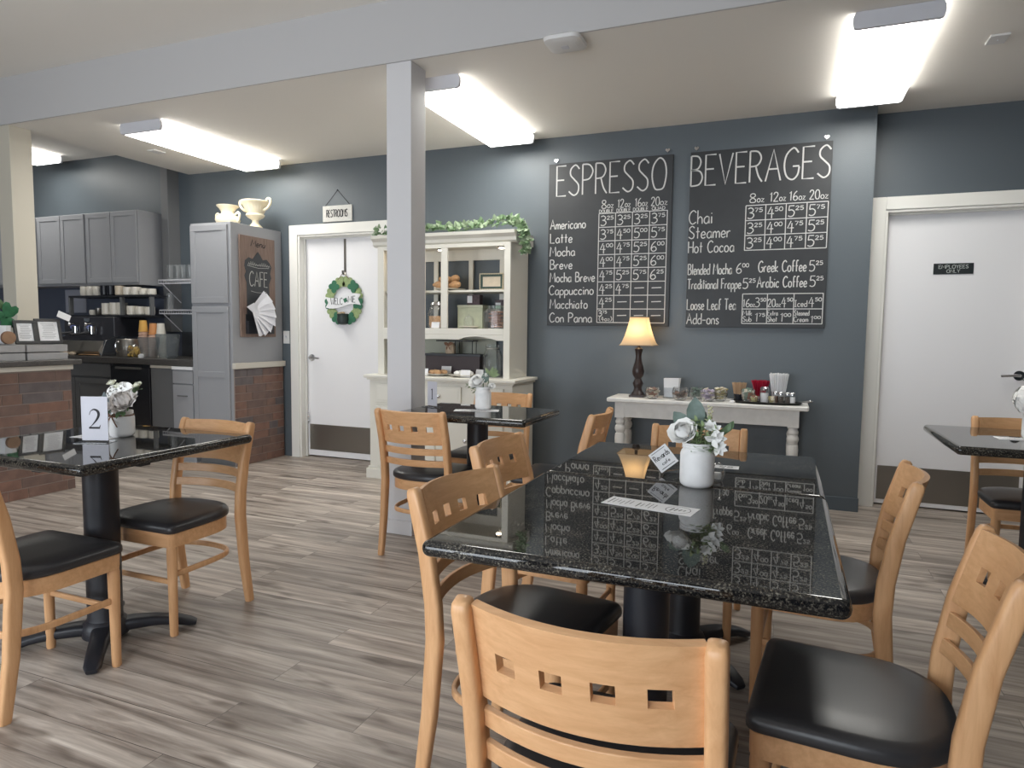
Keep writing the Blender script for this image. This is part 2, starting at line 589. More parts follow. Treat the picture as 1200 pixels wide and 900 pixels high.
M_mortar = mat('grey_mortar', S(152, 138, 130), 0.8)
M_board = mat('chalkboard', S(46, 48, 51), 0.5, noise=(6, 0.88, 1.15))
M_chalk = mat('chalk_white', S(206, 206, 204), 0.85)
M_lens = mat('prismatic_lens', S(240, 240, 235), 0.4, emit=((1.0, 0.985, 0.93, 1), LAMP))
M_lside = mat('prismatic_lens_side', S(240, 240, 235), 0.4, emit=((1.0, 0.985, 0.93, 1), LAMP * .28))
M_enamel = mat('white_enamel', S(214, 214, 220), 0.4)
M_hutch = mat('hutch_white_paint', S(232, 229, 219), 0.45)
M_glass = glass_mat('clear_glass')
M_glassg = glass_mat('green_glass', (0.78, 0.9, 0.82, 1), 0.12)
M_acryl = glass_mat('clear_acrylic', (0.95, 0.96, 0.97, 1), 0.1)
M_paper = mat('white_paper', S(240, 240, 242), 0.7)
M_ink = mat('black_ink', S(32, 30, 34), 0.7)
M_jar = mat('chalk_white_jar_paint', S(250, 249, 248), 0.55, noise=(30, 0.94, 1.03))
M_petal = mat('white_petal', S(252, 251, 248), 0.6)
M_leaf = mat('leaf_green', S(94, 120, 84), 0.5, noise=(40, 0.75, 1.3))
M_leafp = mat('leaf_pale_green', S(142, 160, 116), 0.5, noise=(40, 0.8, 1.2))
M_leafb = mat('eucalyptus_green', S(112, 130, 122), 0.55, noise=(40, 0.8, 1.2))
M_twine = mat('brown_twine', S(126, 92, 72), 0.8)
M_sidew = mat('distressed_white_paint', S(228, 226, 222), 0.5, noise=(18, 0.93, 1.04))
M_bronze = mat('dark_bronze', S(52, 40, 38), 0.35, noise=(20, 0.7, 1.5))
M_shade = shade_mat()
M_cer = mat('white_ceramic', S(232, 226, 214), 0.25)
M_blackcer = mat('black_ceramic', S(36, 37, 44), 0.25)
M_urn = mat('cream_plaster', S(240, 228, 200), 0.6)

# ---------------------------------------------------------------- room shell
W = 5.355
WR = 5.58
XL, XR = -9.6, 3.4
bm = NB(); box(bm, XL, XR, YF - 0.2, 6.0, -0.1, 0.0); struct('floor', bm, M_floor, smooth=0)
bm = NB(); box(bm, XL - .1, XR + .1, YF - .2, 3.562, 3.2, 3.32); box(bm, XL - .1, -5.8, 3.562, 6.0, 3.13, 3.25)
struct('ceiling', bm, M_ceil, smooth=0)
bm = NB(); box(bm, -5.8, XR + .1, 3.562, 6.0, 2.845, 3.19); struct('ceiling_low', bm, M_ceil, smooth=0)
bm = NB(); box(bm, -5.8, XR, 3.55, 3.562, 2.843, 3.205); box(bm, XL, -5.8, 3.55, 3.74, 2.843, 3.205); struct('trim_1', bm, M_beam, smooth=0)
# back wall with the restroom door opening
D1a, D1b, D1t = -4.41, -3.48, 2.165
bm = NB()
box(bm, XL, D1a, W, W + .25, 0, 3.2); box(bm, D1b, .522, W, W + .25, 0, 3.2); box(bm, D1a, D1b, W, W + .25, D1t, 3.2); box(bm, D1a, D1b, W + .2, W + .25, 0, D1t)  # last box: unseen panel added behind the door to stop daylight leaking under it
struct('wall_back', bm, M_wall, smooth=0)
D2a, D2b, D2t = .628, 1.60, 2.165
bm = NB()
box(bm, .522, D2a, WR, WR + .22, 0, 3.2); box(bm, D2b, XR, WR, WR + .22, 0, 3.2); box(bm, D2a, D2b, WR, WR + .22, D2t, 3.2); box(bm, D2a, D2b, WR + .2, WR + .22, 0, D2t)  # last box: added unseen backing that blocks outside light at this door's gap
struct('wall_recess', bm, M_wall, smooth=0)
bm = NB(); box(bm, XR, XR + .15, YF, 6.0, 0, 3.2); struct('wall_right', bm, M_wall, smooth=0)
bm = NB(); box(bm, XL - .15, XL, YF, 6.0, 0, 3.2); struct('wall_left', bm, M_wall, smooth=0)
bm = NB()
xs = [XL] + [v for q in WINS for v in q[:2]] + [XR]
for i in range(0, len(xs), 2):
    box(bm, xs[i], xs[i + 1], YF - .15, YF, 0, 3.2)
for (x0, x1, z0, z1) in WINS:
    box(bm, x0, x1, YF - .15, YF, 0, z0); box(bm, x0, x1, YF - .15, YF, z1, 3.2)
struct('wall_front', bm, M_wall, smooth=0)
for i, (x0, x1, z0, z1) in enumerate(WINS):
    bm = NB()
    for a in (x0, (x0 + x1) / 2 - .02, x1 - .04):
        box(bm, a, a + .04, YF - .1, YF - .03, z0, z1)
    for c in (z0, z1 - .04):
        box(bm, x0, x1, YF - .1, YF - .03, c, c + .04)
    struct('window_%d' % (i + 1), bm, M_white)
bm = NB(); box(bm, -4.52, D1a - .1, W - .012, W, 0, .1); box(bm, D1b + .1, .528, W - .012, W, 0, .1)
struct('baseboard_back', bm, M_base, bevel=.003)

def door_trim(name, a, b, t, y, wd):
    bm = NB()
    for (x0, x1) in ((a - wd, a), (b, b + wd)):
        box(bm, x0, x1, y - .022, y + .001, 0, t + wd)
    box(bm, a, b, y - .022, y + .001, t, t + wd)
    # jamb lining and stop
    for (x0, x1) in ((a, a + .018), (b - .018, b)):
        box(bm, x0, x1, y - .01, y + .2, 0, t)
    box(bm, a + .018, b - .018, y - .01, y + .2, t - .018, t)
    for (x0, x1) in ((a + .018, a + .03), (b - .03, b - .018)):
        box(bm, x0, x1, y + .055, y + .075, 0, t - .018)
    box(bm, a + .03, b - .03, y + .055, y + .075, t - .03, t - .018)
    return struct(name, bm, M_trim, bevel=.003)
door_trim('trim_2', D1a, D1b, D1t, W, .095)
door_trim('trim_3', D2a, D2b, D2t, WR, .09)

def lever(parent, x, y, z, dirx):
    bm = NB()
    sweep(bm, [(x, y, z), (x, y - .012, z)], circ(.034, 20))
    sweep(bm, [(x, y - .012, z), (x, y - .05, z)], circ(.012, 12))
    tube(bm, smooth_path([(x, y - .05, z), (x + dirx * .03, y - .055, z + .002), (x + dirx * .115, y - .05, z - .004)], 4), .009, 10)
    obj('door_handle', bm, M_chrome, parent)
def door_leaf(name, a, b, t, y, hx, hz, hd, kick):
    bm = NB(); box(bm, a + .021, b - .021, y, y + .045, .012, t - .022)
    d = struct(name, bm, M_door, bevel=.002)
    lever(d, hx, y, hz, hd)
    bm = NB(); box(bm, a + .045, b - .045, y - .003, y + .0005, kick[0], kick[1])
    for sx in (a + .07, (a + b) / 2, b - .07):
        for sz in (kick[0] + .02, kick[1] - .02):
            sweep(bm, [(sx, y - .003, sz), (sx, y - .006, sz)], circ(.006, 8))
    obj('kick_plate', bm, M_steel, d, bevel=.001)
    return d
d1 = door_leaf('door_1', D1a, D1b, D1t, W + .085, D1a + .085, .985, 1, (.07, .325))
bm = NB()
for zz in (.36, .41):
    tube(bm, smooth_path([(D1a + .03, W + .075, zz - .03), (D1a + .05, W + .06, zz), (D1a + .035, W + .075, zz + .03)], 5), .006)
obj('door_closer_hook', bm, M_chrome, d1)
d2 = door_leaf('door_2', D2a, D2b, D2t, WR + .085, D2b - .09, 1.0, -1, (.045, .30))

# columns
def column(name, x0, x1, m):
    bm = NB(); box(bm, x0, x1, 3.562, 3.735, 0, 2.845)
    c = struct(name, bm, m, bevel=.004)
    bm = NB(); box(bm, x0 - .012, x1 + .012, 3.548, 3.747, 0, .09)
    obj('column_base', bm, m, c, bevel=.004)
    return c
column('column', -2.27, -2.10, M_col)
column('column.001', -5.90, -5.738, M_cream)
# vertical chase on the kitchen wall
bm = NB(); box(bm, -6.04, -5.945, 5.21, W + .001, 1.22, 3.13); struct('trim_4', bm, M_gcab2, bevel=.004)

# ---------------------------------------------------------------- ceiling fixtures
def fixture(label, x0, x1, y0, y1, zc, group='fluorescent ceiling lights', lens=None):
    t = thing('ceiling_light', label, 'ceiling light', ((x0 + x1) / 2, (y0 + y1) / 2, zc - .08), 0, group)
    hx, hy = (x1 - x0) / 2, (y1 - y0) / 2
    bm = NB(); box(bm, -hx + .02, hx - .02, -hy + .02, hy - .02, .045, .079)
    obj('housing', bm, M_enamel, t, bevel=.003)
    prof = [(-hx, .06), (-hx, .03), (-hx + .006, .006), (-hx + .02, 0), (hx - .02, 0), (hx - .006, .006), (hx, .03), (hx, .06)]
    for s_ in (-1, 1):
        bm = NB(); prism(bm, [(p[0] * 1.01, p[1] - .002) for p in prof] + [(hx - .01, .079), (-hx + .01, .079)], 'y', s_ * hy - .012, s_ * hy + .012)
        obj('end_cap', bm, M_enamel, t, bevel=.002)
    bm = NB()
    loops(bm, [[(u, -hy + .012, v) for u, v in prof], [(u, hy - .012, v) for u, v in prof]], False, False, closed=False)
    for f_ in bm.faces:
        f_.material_index = 0 if abs(f_.normal.z) > .9 or max(abs(v.co.z) for v in f_.verts) < .002 else 1
    obj('lens', bm, [lens or M_lens, M_lside], t)
    return t
fixture('wide fluorescent ceiling light above the beverages board', .245, .635, 3.82, 5.08, 2.845)
fixture('fluorescent ceiling light just right of the white column', -2.315, -1.925, 3.85, 5.17, 2.845)
fixture('fluorescent ceiling light over the tall cabinet with the urns', -4.885, -4.46, 3.87, 5.17, 2.845)
fixture('fluorescent ceiling light over the kitchen, mostly behind the beige column', -7.85, -7.43, 3.88, 5.15, 3.13, lens=mat('dim_lens', S(240, 240, 235), .4, emit=((1.0, .985, .93, 1), LAMP * .75)))
t = thing('wireless_access_point', 'round-cornered white wireless access point on the ceiling', 'access point', (-1.165, 3.9, 2.845))
for o_ in (t,):
    o_.location = (-1.17, 3.61, 2.845)
bm = NB()
def rsq(h, r, n=5):
    return rr(2 * h, 2 * h, r, n)
loops(bm, [[(u, v, z) for u, v in rsq(h, h * .45)] for h, z in ((.085, 0), (.105, -.012), (.1, -.03), (.07, -.042))])
obj('shell', bm, M_white, t)
bm = NB(); loops(bm, [[(u, v, z) for u, v in rsq(.02, .009)] for z in (-.0425, -.0435)]); obj('logo_dot', bm, M_enamel, t)
def ceil_plate(label, x, y):
    t = thing('ceiling_plate', label, 'cover plate', (x, y, 2.845), 0)
    bm = NB(); box(bm, -.045, .045, -.06, .06, -.012, 0); obj('plate', bm, M_white, t, bevel=.004)
    bm = NB(); ball(bm, (0, .0, -.012), .004, 8); obj('screw', bm, M_enamel, t)
ceil_plate('small square cover plate on the ceiling right of the bright light', .975, 4.39)
ceil_plate('small cover plate on the ceiling above the kitchen edge', -5.31, 4.55)

# ---------------------------------------------------------------- menu boards
def menu_board(label, x0, x1, z0, z1, hooks):
    t = thing('menu_board', label, 'menu board', ((x0 + x1) / 2, W - .03, z0), 0, 'hand-lettered chalkboard menus')
    cx = (x0 + x1) / 2
    bm = NB(); box(bm, x0 - cx, x1 - cx, 0, .029, 0, z1 - z0); obj('panel', bm, M_board, t, bevel=.002)
    for hx, hz in hooks:
        bm = NB()
        pts = []
        for k in range(24):
            a = 2 * PI * k / 24
            pts.append((16 * math.sin(a) ** 3 * .0011, (13 * math.cos(a) - 5 * math.cos(2 * a) - 2 * math.cos(3 * a) - math.cos(4 * a)) * .0011))
        prism(bm, [(hx - cx + u, hz - z0 + v) for u, v in pts], 'y', .012, .0285)
        obj('heart_hook', bm, M_chrome, t, bevel=.002)
    return t, Vector((-cx, -.0, -z0))
U_, V_, N_ = Vector((1, 0, 0)), Vector((0, 0, 1)), Vector((0, -1, 0))
b1, O1 = menu_board('black chalkboard headed ESPRESSO, left of the two menus', -1.846, -.85, 1.318, 2.625, ((-1.79, 2.655), (-.895, 2.66)))
bm = NB()
wr = lambda t, a, b, z, h, wd=.0085, **k: write(bm, t, a, b, z, h, wd * .85, O1, U_, V_, N_, **k)
wr('ESPRESSO', -1.778, -.898, 2.366, .238, .013)
obj('title_lettering', bm, M_chalk, b1, smooth=0); bm = NB()
for t_, a, b in (('8', -1.399, -1.364), ('12', -1.269, -1.222), ('16', -1.132, -1.085), ('20', -1.007, -.945)):
    wr(t_, a, b, 2.247, .064, .0075)
for a, b in ((-1.353, -1.304), (-1.212, -1.169), (-1.077, -1.034), (-.938, -.884)):
    wr('oz', a, b, 2.249, .052, .0065)
for t_, a, b in (('DOUBLE', -1.418, -1.306), ('DOUBLE', -1.277, -1.168), ('DOUBLE', -1.146, -1.031), ('QUAD', -1.0, -.9)):
    wr(t_, a, b, 2.214, .024, .0055)
obj('size_lettering', bm, M_chalk, b1, smooth=0); bm = NB()
for t_, a, b, z in (('Americano', -1.827, -1.53, 2.102), ('Latte', -1.825, -1.64, 1.991), ('Mocha', -1.827, -1.616, 1.884), ('Breve', -1.823, -1.636, 1.779), ('Mocha Breve', -1.824, -1.446, 1.674), ('Cappuccino', -1.828, -1.454, 1.57), ('Macchiato', -1.82, -1.502, 1.458), ('Con Panna', -1.822, -1.463, 1.346)):
    wr(t_, a, b, z, .076, .0095)
obj('drink_lettering', bm, M_chalk, b1, smooth=0); bm = NB()
gx = [-1.42 + .1345 * i for i in range(5)]
gz = [2.208 - .1077 * i for i in range(9)]
rows = ['325 325 325 375', '375 450 500 575', '400 475 525 600', '400 475 525 600', '475 525 575 625', '425 475 - -', '425 - - -', '375 - - -']
def price(p, x, z, h, sw=.042, wd=.0085, sup=.052):
    wr(p[0], x, x + sw, z, h, wd)
    wr(p[1:], x + sw + .007, x + sw + .007 + sup, z + h * .6, h * .36, .0062)
for i, rw in enumerate(rows):
    for j, p in enumerate(rw.split()):
        zb = gz[i + 1]
        if p == '-':
            ribbon(bm, [(gx[j] + .03, zb + .055), (gx[j] + .105, zb + .057)], .007, O1, U_, V_, N_)
        elif i == 7:
            wr(p[0], gx[j] + .01, gx[j] + .04, zb + .05, .045, .008); wr(p[1:], gx[j] + .046, gx[j] + .08, zb + .072, .022, .006)
            wr('(4oz)', gx[j] + .02, gx[j] + .122, zb + .012, .034, .006)
        else:
            price(p, gx[j] + .016, zb + .014, .075)
obj('price_lettering', bm, M_chalk, b1, smooth=0)
bm = NB()
for z in gz:
    ribbon(bm, [(gx[0], z), (gx[-1], z - .002)], .006, O1, U_, V_, N_, .0011)
for x in gx:
    ribbon(bm, [(x, gz[0]), (x, gz[-1])], .006, O1, U_, V_, N_, .001)
obj('price_grid', bm, M_chalk, b1, smooth=0)

b2, O1 = menu_board('black chalkboard headed BEVERAGES, right of the two menus', -.72, .252, 1.314, 2.625, ((-.68, 2.655), (.21, 2.655)))
bm = NB()
wr('BEVERAGES', -.713, .245, 2.374, .222, .013)
obj('title_lettering', bm, M_chalk, b2, smooth=0); bm = NB()
for t_, a, b in (('8', -.287, -.246), ('12', -.147, -.092), ('16', -.016, .036), ('20', .116, .18)):
    wr(t_, a, b, 2.227, .064, .0075)
for a, b in ((-.236, -.188), (-.084, -.041), (.045, .088), (.188, .236)):
    wr('oz', a, b, 2.228, .05, .0065)
obj('size_lettering', bm, M_chalk, b2, smooth=0); bm = NB()
for t_, a, b, z, h in (('Chai', -.716, -.548, 2.092, .1), ('Steamer', -.716, -.415, 1.983, .092), ('Hot Cocoa', -.715, -.386, 1.876, .086), ('Blended Mocha', -.712, -.395, 1.712, .08), ('Greek Coffee', -.207, .114, 1.721, .08), ('Traditional Frappe', -.714, -.327, 1.604, .074), ('Arabic Coffee', -.213, .122, 1.609, .078), ('Loose Leaf Tea', -.712, -.359, 1.447, .08), ('Add-ons', -.712, -.476, 1.339, .08)):
    wr(t_, a, b, z, h, .009)
obj('drink_lettering', bm, M_chalk, b2, smooth=0); bm = NB()
for p, x, z in (('600', -.363, 1.716), ('525', .134, 1.721), ('525', -.313, 1.603), ('525', .142, 1.612)):
    price(p, x, z, .074, .036, .008, .044)
hx = [-.311 + .1375 * i for i in range(5)]
hz = [2.207 - .108 * i for i in range(4)]
for i, rw in enumerate(['375 450 525 575', '325 400 475 525', '325 400 475 525']):
    for j, p in enumerate(rw.split()):
        price(p, hx[j] + .014, hz[i + 1] + .014, .076)
kx = [-.311, -.138, .042, .234]
for (a, b, t_) in ((kx[0] + .005, kx[0] + .05, '16'), (kx[1] + .005, kx[1] + .055, '20')):
    wr(t_, a, b, 1.468, .056, .007); wr('oz', b + .005, b + .038, 1.468, .04, .006)
wr('Iced', kx[2] + .006, kx[2] + .088, 1.468, .045, .0065)
price('350', kx[0] + .09, 1.468, .066, .03, .007, .036); price('450', kx[1] + .098, 1.468, .066, .03, .007, .038); price('450', kx[2] + .1, 1.468, .066, .034, .007, .042)
for (a, t1, t2, wd_) in ((kx[0], 'Milk', 'Sub', .07), (kx[1], 'Extra', 'Shot', .075), (kx[2], 'Steamed', 'Cream', .105)):
    wr(t1, a + .006, a + wd_, 1.405, .036, .006); wr(t2, a + .006, a + wd_ * .95, 1.36, .036, .006)
price('175', kx[0] + .095, 1.36, .062, .016, .007, .042); price('100', kx[1] + .095, 1.36, .062, .016, .007, .046); price('100', kx[2] + .118, 1.352, .05, .014, .006, .042)
obj('price_lettering', bm, M_chalk, b2, smooth=0)
bm = NB()
for z in hz:
    ribbon(bm, [(hx[0], z), (hx[-1], z)], .006, O1, U_, V_, N_, .0011)
for x in hx:
    ribbon(bm, [(x, hz[0]), (x, hz[-1])], .006, O1, U_, V_, N_, .001)
obj('price_grid', bm, M_chalk, b2, smooth=0); bm = NB()
for z in (1.563, 1.452, 1.345):
    ribbon(bm, [(kx[0], z), (kx[-1], z)], .006, O1, U_, V_, N_, .0011)
for x in kx:
    ribbon(bm, [(x, 1.563), (x, 1.345)], .006, O1, U_, V_, N_, .001)
obj('tea_grid', bm, M_chalk, b2, smooth=0)

# ---------------------------------------------------------------- wall signs, switch
t = thing('restrooms_sign', 'small white RESTROOMS sign hanging on a cord above the white door', 'sign', (-3.945, W - .016, 2.275))
bm = NB(); box(bm, -.163, .163, 0, .015, 0, .148); obj('board', bm, mat('whitewashed_wood', S(222, 220, 214), .7, noise=(25, .85, 1.06), stretch=(1, 1, 8)), t, bevel=.002)
bm = NB(); write(bm, 'RESTROOMS', -.118, .118, .042, .066, .008, Vector((0, 0, 0)), U_, V_, N_, gap=.1); obj('lettering', bm, M_ink, t, smooth=0)
bm = NB(); tube(bm, [(-.14, .008, .146), (0, .012, .29), (.14, .008, .146)], .0022, 6); ball(bm, (0, .01, .29), .006, 8); obj('cord', bm, M_ink, t)
t = thing('employees_sign', 'black EMPLOYEES ONLY plate on the right-hand white door', 'sign', (1.081, WR + .078, 1.708))
bm = NB(); box(bm, -.122, .122, 0, .007, 0, .076); obj('plate', bm, mat('black_plastic', S(36, 42, 44), .4), t, bevel=.002)
bm = NB(); write(bm, 'EMPLOYEES', -.09, .09, .04, .024, .004, Vector((0, 0, 0)), U_, V_, N_); write(bm, 'ONLY', -.04, .04, .01, .022, .004, Vector((0, 0, 0)), U_, V_, N_)
obj('lettering', bm, mat('silver_ink', S(190, 196, 192), .4), t, smooth=0)
t = thing('light_switch', 'white light switch on the strip of wall left of the restroom door', 'light switch', (-4.565, W - .008, 1.12))
bm = NB(); box(bm, -.037, .037, 0, .008, 0, .124); obj('plate', bm, M_white, t, bevel=.002)
bm = NB(); prism(bm, [(-.006, .05), (-.016, .078), (0, .074)], 'x', -.006, .006); obj('toggle', bm, M_enamel, t)

# ---------------------------------------------------------------- shamrock wreath on the restroom door
M_gd = mat('dark_green_felt', S(54, 112, 84), .7)
M_gl = mat('pale_green_felt', S(150, 168, 118), .7, noise=(60, .8, 1.15))
def clover(bm, cx, cz, r, y0, y1, rot=0, n=4, mi=0):
    pts = []
    for k in range(48):
        a = 2 * PI * k / 48
        rad = r * (.62 + .38 * abs(math.sin(n * a / 2)))
        pts.append((cx + rad * math.cos(a + rot), cz + rad * math.sin(a + rot)))
    prism(bm, pts, 'y', y0, y1, mi)
t = thing('shamrock_wreath', 'green shamrock wreath with a WELCOME banner hanging on the white door', 'wreath', (-3.935, W + .07, 1.535))
for k in range(13):
    a = PI / 2 + 2 * PI * (k + .5) / 13
    if abs(a - 1.5 * PI) < .3:
        continue
    bm = NB(); off = (k % 2) * .006
    clover(bm, .165 * math.cos(a), .185 * math.sin(a), .062, -.006 - off, 0 - off, a)
    obj('shamrock', bm, M_gd if k % 2 else M_gl, t, bevel=.001)
bm = NB()
xs_ = [i / 16 * 2 - 1 for i in range(17)]
top = [(x * .2, .052 + .022 * math.sin(x * 2.6)) for x in xs_]
bot = [(x * .2, -.05 + .022 * math.sin(x * 2.6)) for x in reversed(xs_)]
prism(bm, top + [(.17, .02)] + bot + [(-.17, -.015)], 'y', -.02, -.014)
ban = obj('banner', bm, M_paper, t)
bm = NB()
write(bm, 'WELC', -.14, -.005, -.032, .062, .006, Vector((0, -.0205, 0)), U_, V_, N_); write(bm, 'ME', .06, .14, -.012, .058, .006, Vector((0, -.0205, 0)), U_, V_, N_)
obj('lettering', bm, M_ink, ban, smooth=0)
bm = NB(); clover(bm, .03, .008, .024, -.024, -.0205, .4); obj('small_shamrock', bm, M_gd, ban)
bm = NB(); lathe(bm, [(.02, -.05), (.05, -.04), (.06, 0), (.052, .035), (.058, .05), (.05, .055)], 20, (0, -.02, -.175)); obj('pot', bm, mat('black_pot', S(40, 52, 50), .5), t)
bm = NB()
for k in range(14):
    ball(bm, (random.uniform(-.04, .04), -.02 + random.uniform(-.03, .03), -.122 + random.uniform(0, .012)), .011, 6)
obj('gold_coins', bm, mat('gold_paint', S(170, 150, 120), .5), t)
bm = NB(); tube(bm, [(-.07, -.004, .2), (0, -.012, .27), (.07, -.004, .2)], .003, 6); obj('cord', bm, M_twine, t)
t = thing('door_hanger', 'thin metal over-door hanger carrying the shamrock wreath', 'hanger', (-3.93, W + .085, 1.79))
bm = NB(); box(bm, -.012, .012, -.004, 0, 0, .335); obj('strap', bm, M_steel, t)
bm = NB(); sweep(bm, smooth_path([(0, -.002, .02), (0, -.012, -.004), (0, -.035, .006), (0, -.04, .035)], 4), rr(.022, .004, .001), side=(1, 0, 0)); obj('hook', bm, M_steel, t)

# ---------------------------------------------------------------- dining chairs
def post_y(z):
    P = [(0, -.238), (.2, -.208), (.42, -.19), (.52, -.195), (.66, -.218), (.80, -.256), (.845, -.27)]
    for (a, b), (c, d) in zip(P, P[1:]):
        if z <= c:
            return b + (d - b) * (z - a) / (c - a)
    return P[-1][1]
def curved_panel(bm, z0, z1, nx, nz, th, bulge, holes=(), hz=(0, 0), hw=.033):
    xs = [-.188 + .376 * i / nx for i in range(nx + 1)]
    for h in holes:
        xs += [h - hw / 2, h + hw / 2]
    xs = sorted(set(round(x, 4) for x in xs))
    zs = sorted(set([z0 + (z1 - z0) * i / nz for i in range(nz + 1)] + ([hz[0], hz[1]] if holes else [])))
    grid = [[bm.verts.new((x, post_y(z) - bulge * (1 - (x / .19) ** 2) + .002, z - .006 * (x / .19) ** 2 * 0)) for x in xs] for z in zs]
    fs = []
    for j in range(len(zs) - 1):
        for i in range(len(xs) - 1):
            mx, mz = (xs[i] + xs[i + 1]) / 2, (zs[j] + zs[j + 1]) / 2
            if any(abs(mx - h) < hw / 2 for h in holes) and hz[0] < mz < hz[1]:
                continue
            fs.append(bm.faces.new((grid[j][i], grid[j][i + 1], grid[j + 1][i + 1], grid[j + 1][i])))
    bmesh.ops.delete(bm, geom=[v for v in bm.verts if not v.link_faces], context='VERTS')
    bmesh.ops.recalc_face_normals(bm, faces=bm.faces)
    bmesh.ops.solidify(bm, geom=bm.faces[:], thickness=th)
def seat_outline(f=1.0):
    pts = []
    r = .03
    hw, fr = .215, .2
    for k in range(5):
        a = PI / 2 * k / 4
        pts.append((hw - r + r * math.cos(a), fr - r + r * math.sin(a)))
    for k in range(5):
        a = PI / 2 + PI / 2 * k / 4
        pts.append((-hw + r + r * math.cos(a), fr - r + r * math.sin(a)))
    for k in range(0, 21):
        a = PI + PI * k / 20
        c, s_ = math.cos(a), math.sin(a)
        e = .78
        pts.append((hw * math.copysign(abs(c) ** e, c), -.01 + .195 * math.copysign(abs(s_) ** e, s_)))
    return [(x * f, y * f) for x, y in pts]
def make_chair(label):
    t = thing('dining_chair', label, 'chair', (0, 0, 0), 0)
    bm = NB()
    loops(bm, [[(x, y, z) for x, y in seat_outline(f)] for f, z in ((.96, .432), (.995, .437), (1.0, .446), (.995, .458), (.965, .468), (.86, .474), (.5, .477))])
    obj('seat', bm, M_vinyl, t, smooth=60)
    bm = NB()
    o_ = seat_outline(.955)
    i_ = seat_outline(.86)
    loops(bm, [[(x, y, .375) for x, y in o_], [(x, y, .431) for x, y in o_], [(x, y, .431) for x, y in i_], [(x, y, .375) for x, y in i_], [(x, y, .375) for x, y in o_]], False, False)
    bmesh.ops.remove_doubles(bm, verts=bm.verts, dist=1e-5)
    obj('seat_frame', bm, M_beechx, t)
    zs = [0, .012, .1, .2, .32, .42, .52, .6, .66, .73, .79, .818, .83, .835]
    sc = [(.82, .7), (.88, .78), (.92, .86), (.97, .94), (1, 1), (1, 1.05), (1, 1.02), (1, .98), (1, .94), (1, .9), (1, .86), (1, .82), (.9, .66), (.7, .4)]
    for s_ in (-1, 1):
        bm = NB()
        sweep(bm, [(s_ * .2, post_y(z), z) for z in zs], rr(.033, .05, .011), side=(1, 0, 0), scale=sc)
        obj('rear_leg', bm, M_beech, t, smooth=50)
        bm = NB()
        lathe(bm, [(.0145, 0), (.0165, .006), (.0185, .2), (.0205, .3), (.021, .36), (.019, .375), (.0215, .385), (.0225, .43)], 18, (s_ * .183, .168, 0))
        obj('front_leg', bm, M_beech, t, smooth=50)
    bm = NB()
    curved_panel(bm, .648, .827, 16, 2, .016, .05, (-.124, -.041, .041, .124), (.717, .751), .037)
    obj('backrest', bm, M_beechx, t, bevel=.0025, smooth=30)
    for z0 in (.588, .522):
        bm = NB(); curved_panel(bm, z0, z0 + .036, 12, 2, .014, .046)
        obj('back_slat', bm, M_beechx, t, bevel=.003, smooth=40)
    bm = NB()
    sweep(bm, smooth_path([(-.183, .168, .255), (-.186, .02, .255), (-.178, -.1, .255), (-.13, -.175, .255), (0, -.2, .255), (.13, -.175, .255), (.178, -.1, .255), (.186, .02, .255), (.183, .168, .255)], 5), rr(.024, .014, .005), side=(0, 0, 1))
    obj('stretcher', bm, M_beech, t, smooth=50)
    bm = NB(); sweep(bm, [(-.183, .168, .225), (.183, .168, .225)], rr(.022, .014, .005), side=(0, 0, 1)); obj('front_rail', bm, M_beechx, t)
    return t
H_ = PI / 2
CHG = 'beech dining chairs with black vinyl seats'
chair0 = make_chair('beech chair nearest the camera, back turned, front of the near granite table')
chair0['group'] = CHG
chair0.location = (-.272, 1.228, 0)
# rotz: 0 faces the back wall, -90 faces right, 90 faces left, 180 faces the camera
for lb, x, y, rz in (
    ('beech chair at the left side of the near table, four-hole back beside the granite corner', -.642, 1.755, -H_ - math.radians(8.9)),
    ('beech chair at the left side of the second joined table, just behind another chair back', -.80, 2.47, -H_ - math.radians(3)),
    ('beech chair facing left, its back between the card 1 table and the side table', -1.19, 3.62, H_),
    ('beech chair at the far end of the joined tables, behind the white jar of flowers', -.36, 2.97, PI),
    ('beech chair at the right side of the joined tables, back seen edge-on before the door', .13, 2.49, H_ - math.radians(4)),
    ('beech chair at lower right with its wide black seat turned toward the near table',   .167, 1.648, H_ - math.radians(5)),
    ('beech chair standing before the white column at the table with card 1, back turned', -1.872, 3.42, 0),
    ('beech chair behind the table with card 1, in front of the white hutch', -1.838, 4.13, PI),
    ('beech chair behind the table with card 2, facing the camera', -2.475, 2.15, PI),
    ('beech chair at the left picture edge, near side of the card 2 table', -2.462, 1.545, 0),
    ('beech chair behind the small table at far right, in front of the right-hand door', 1.175, 4.085, PI)):
    dup(chair0, lb, (x, y, 0), rz, CHG)

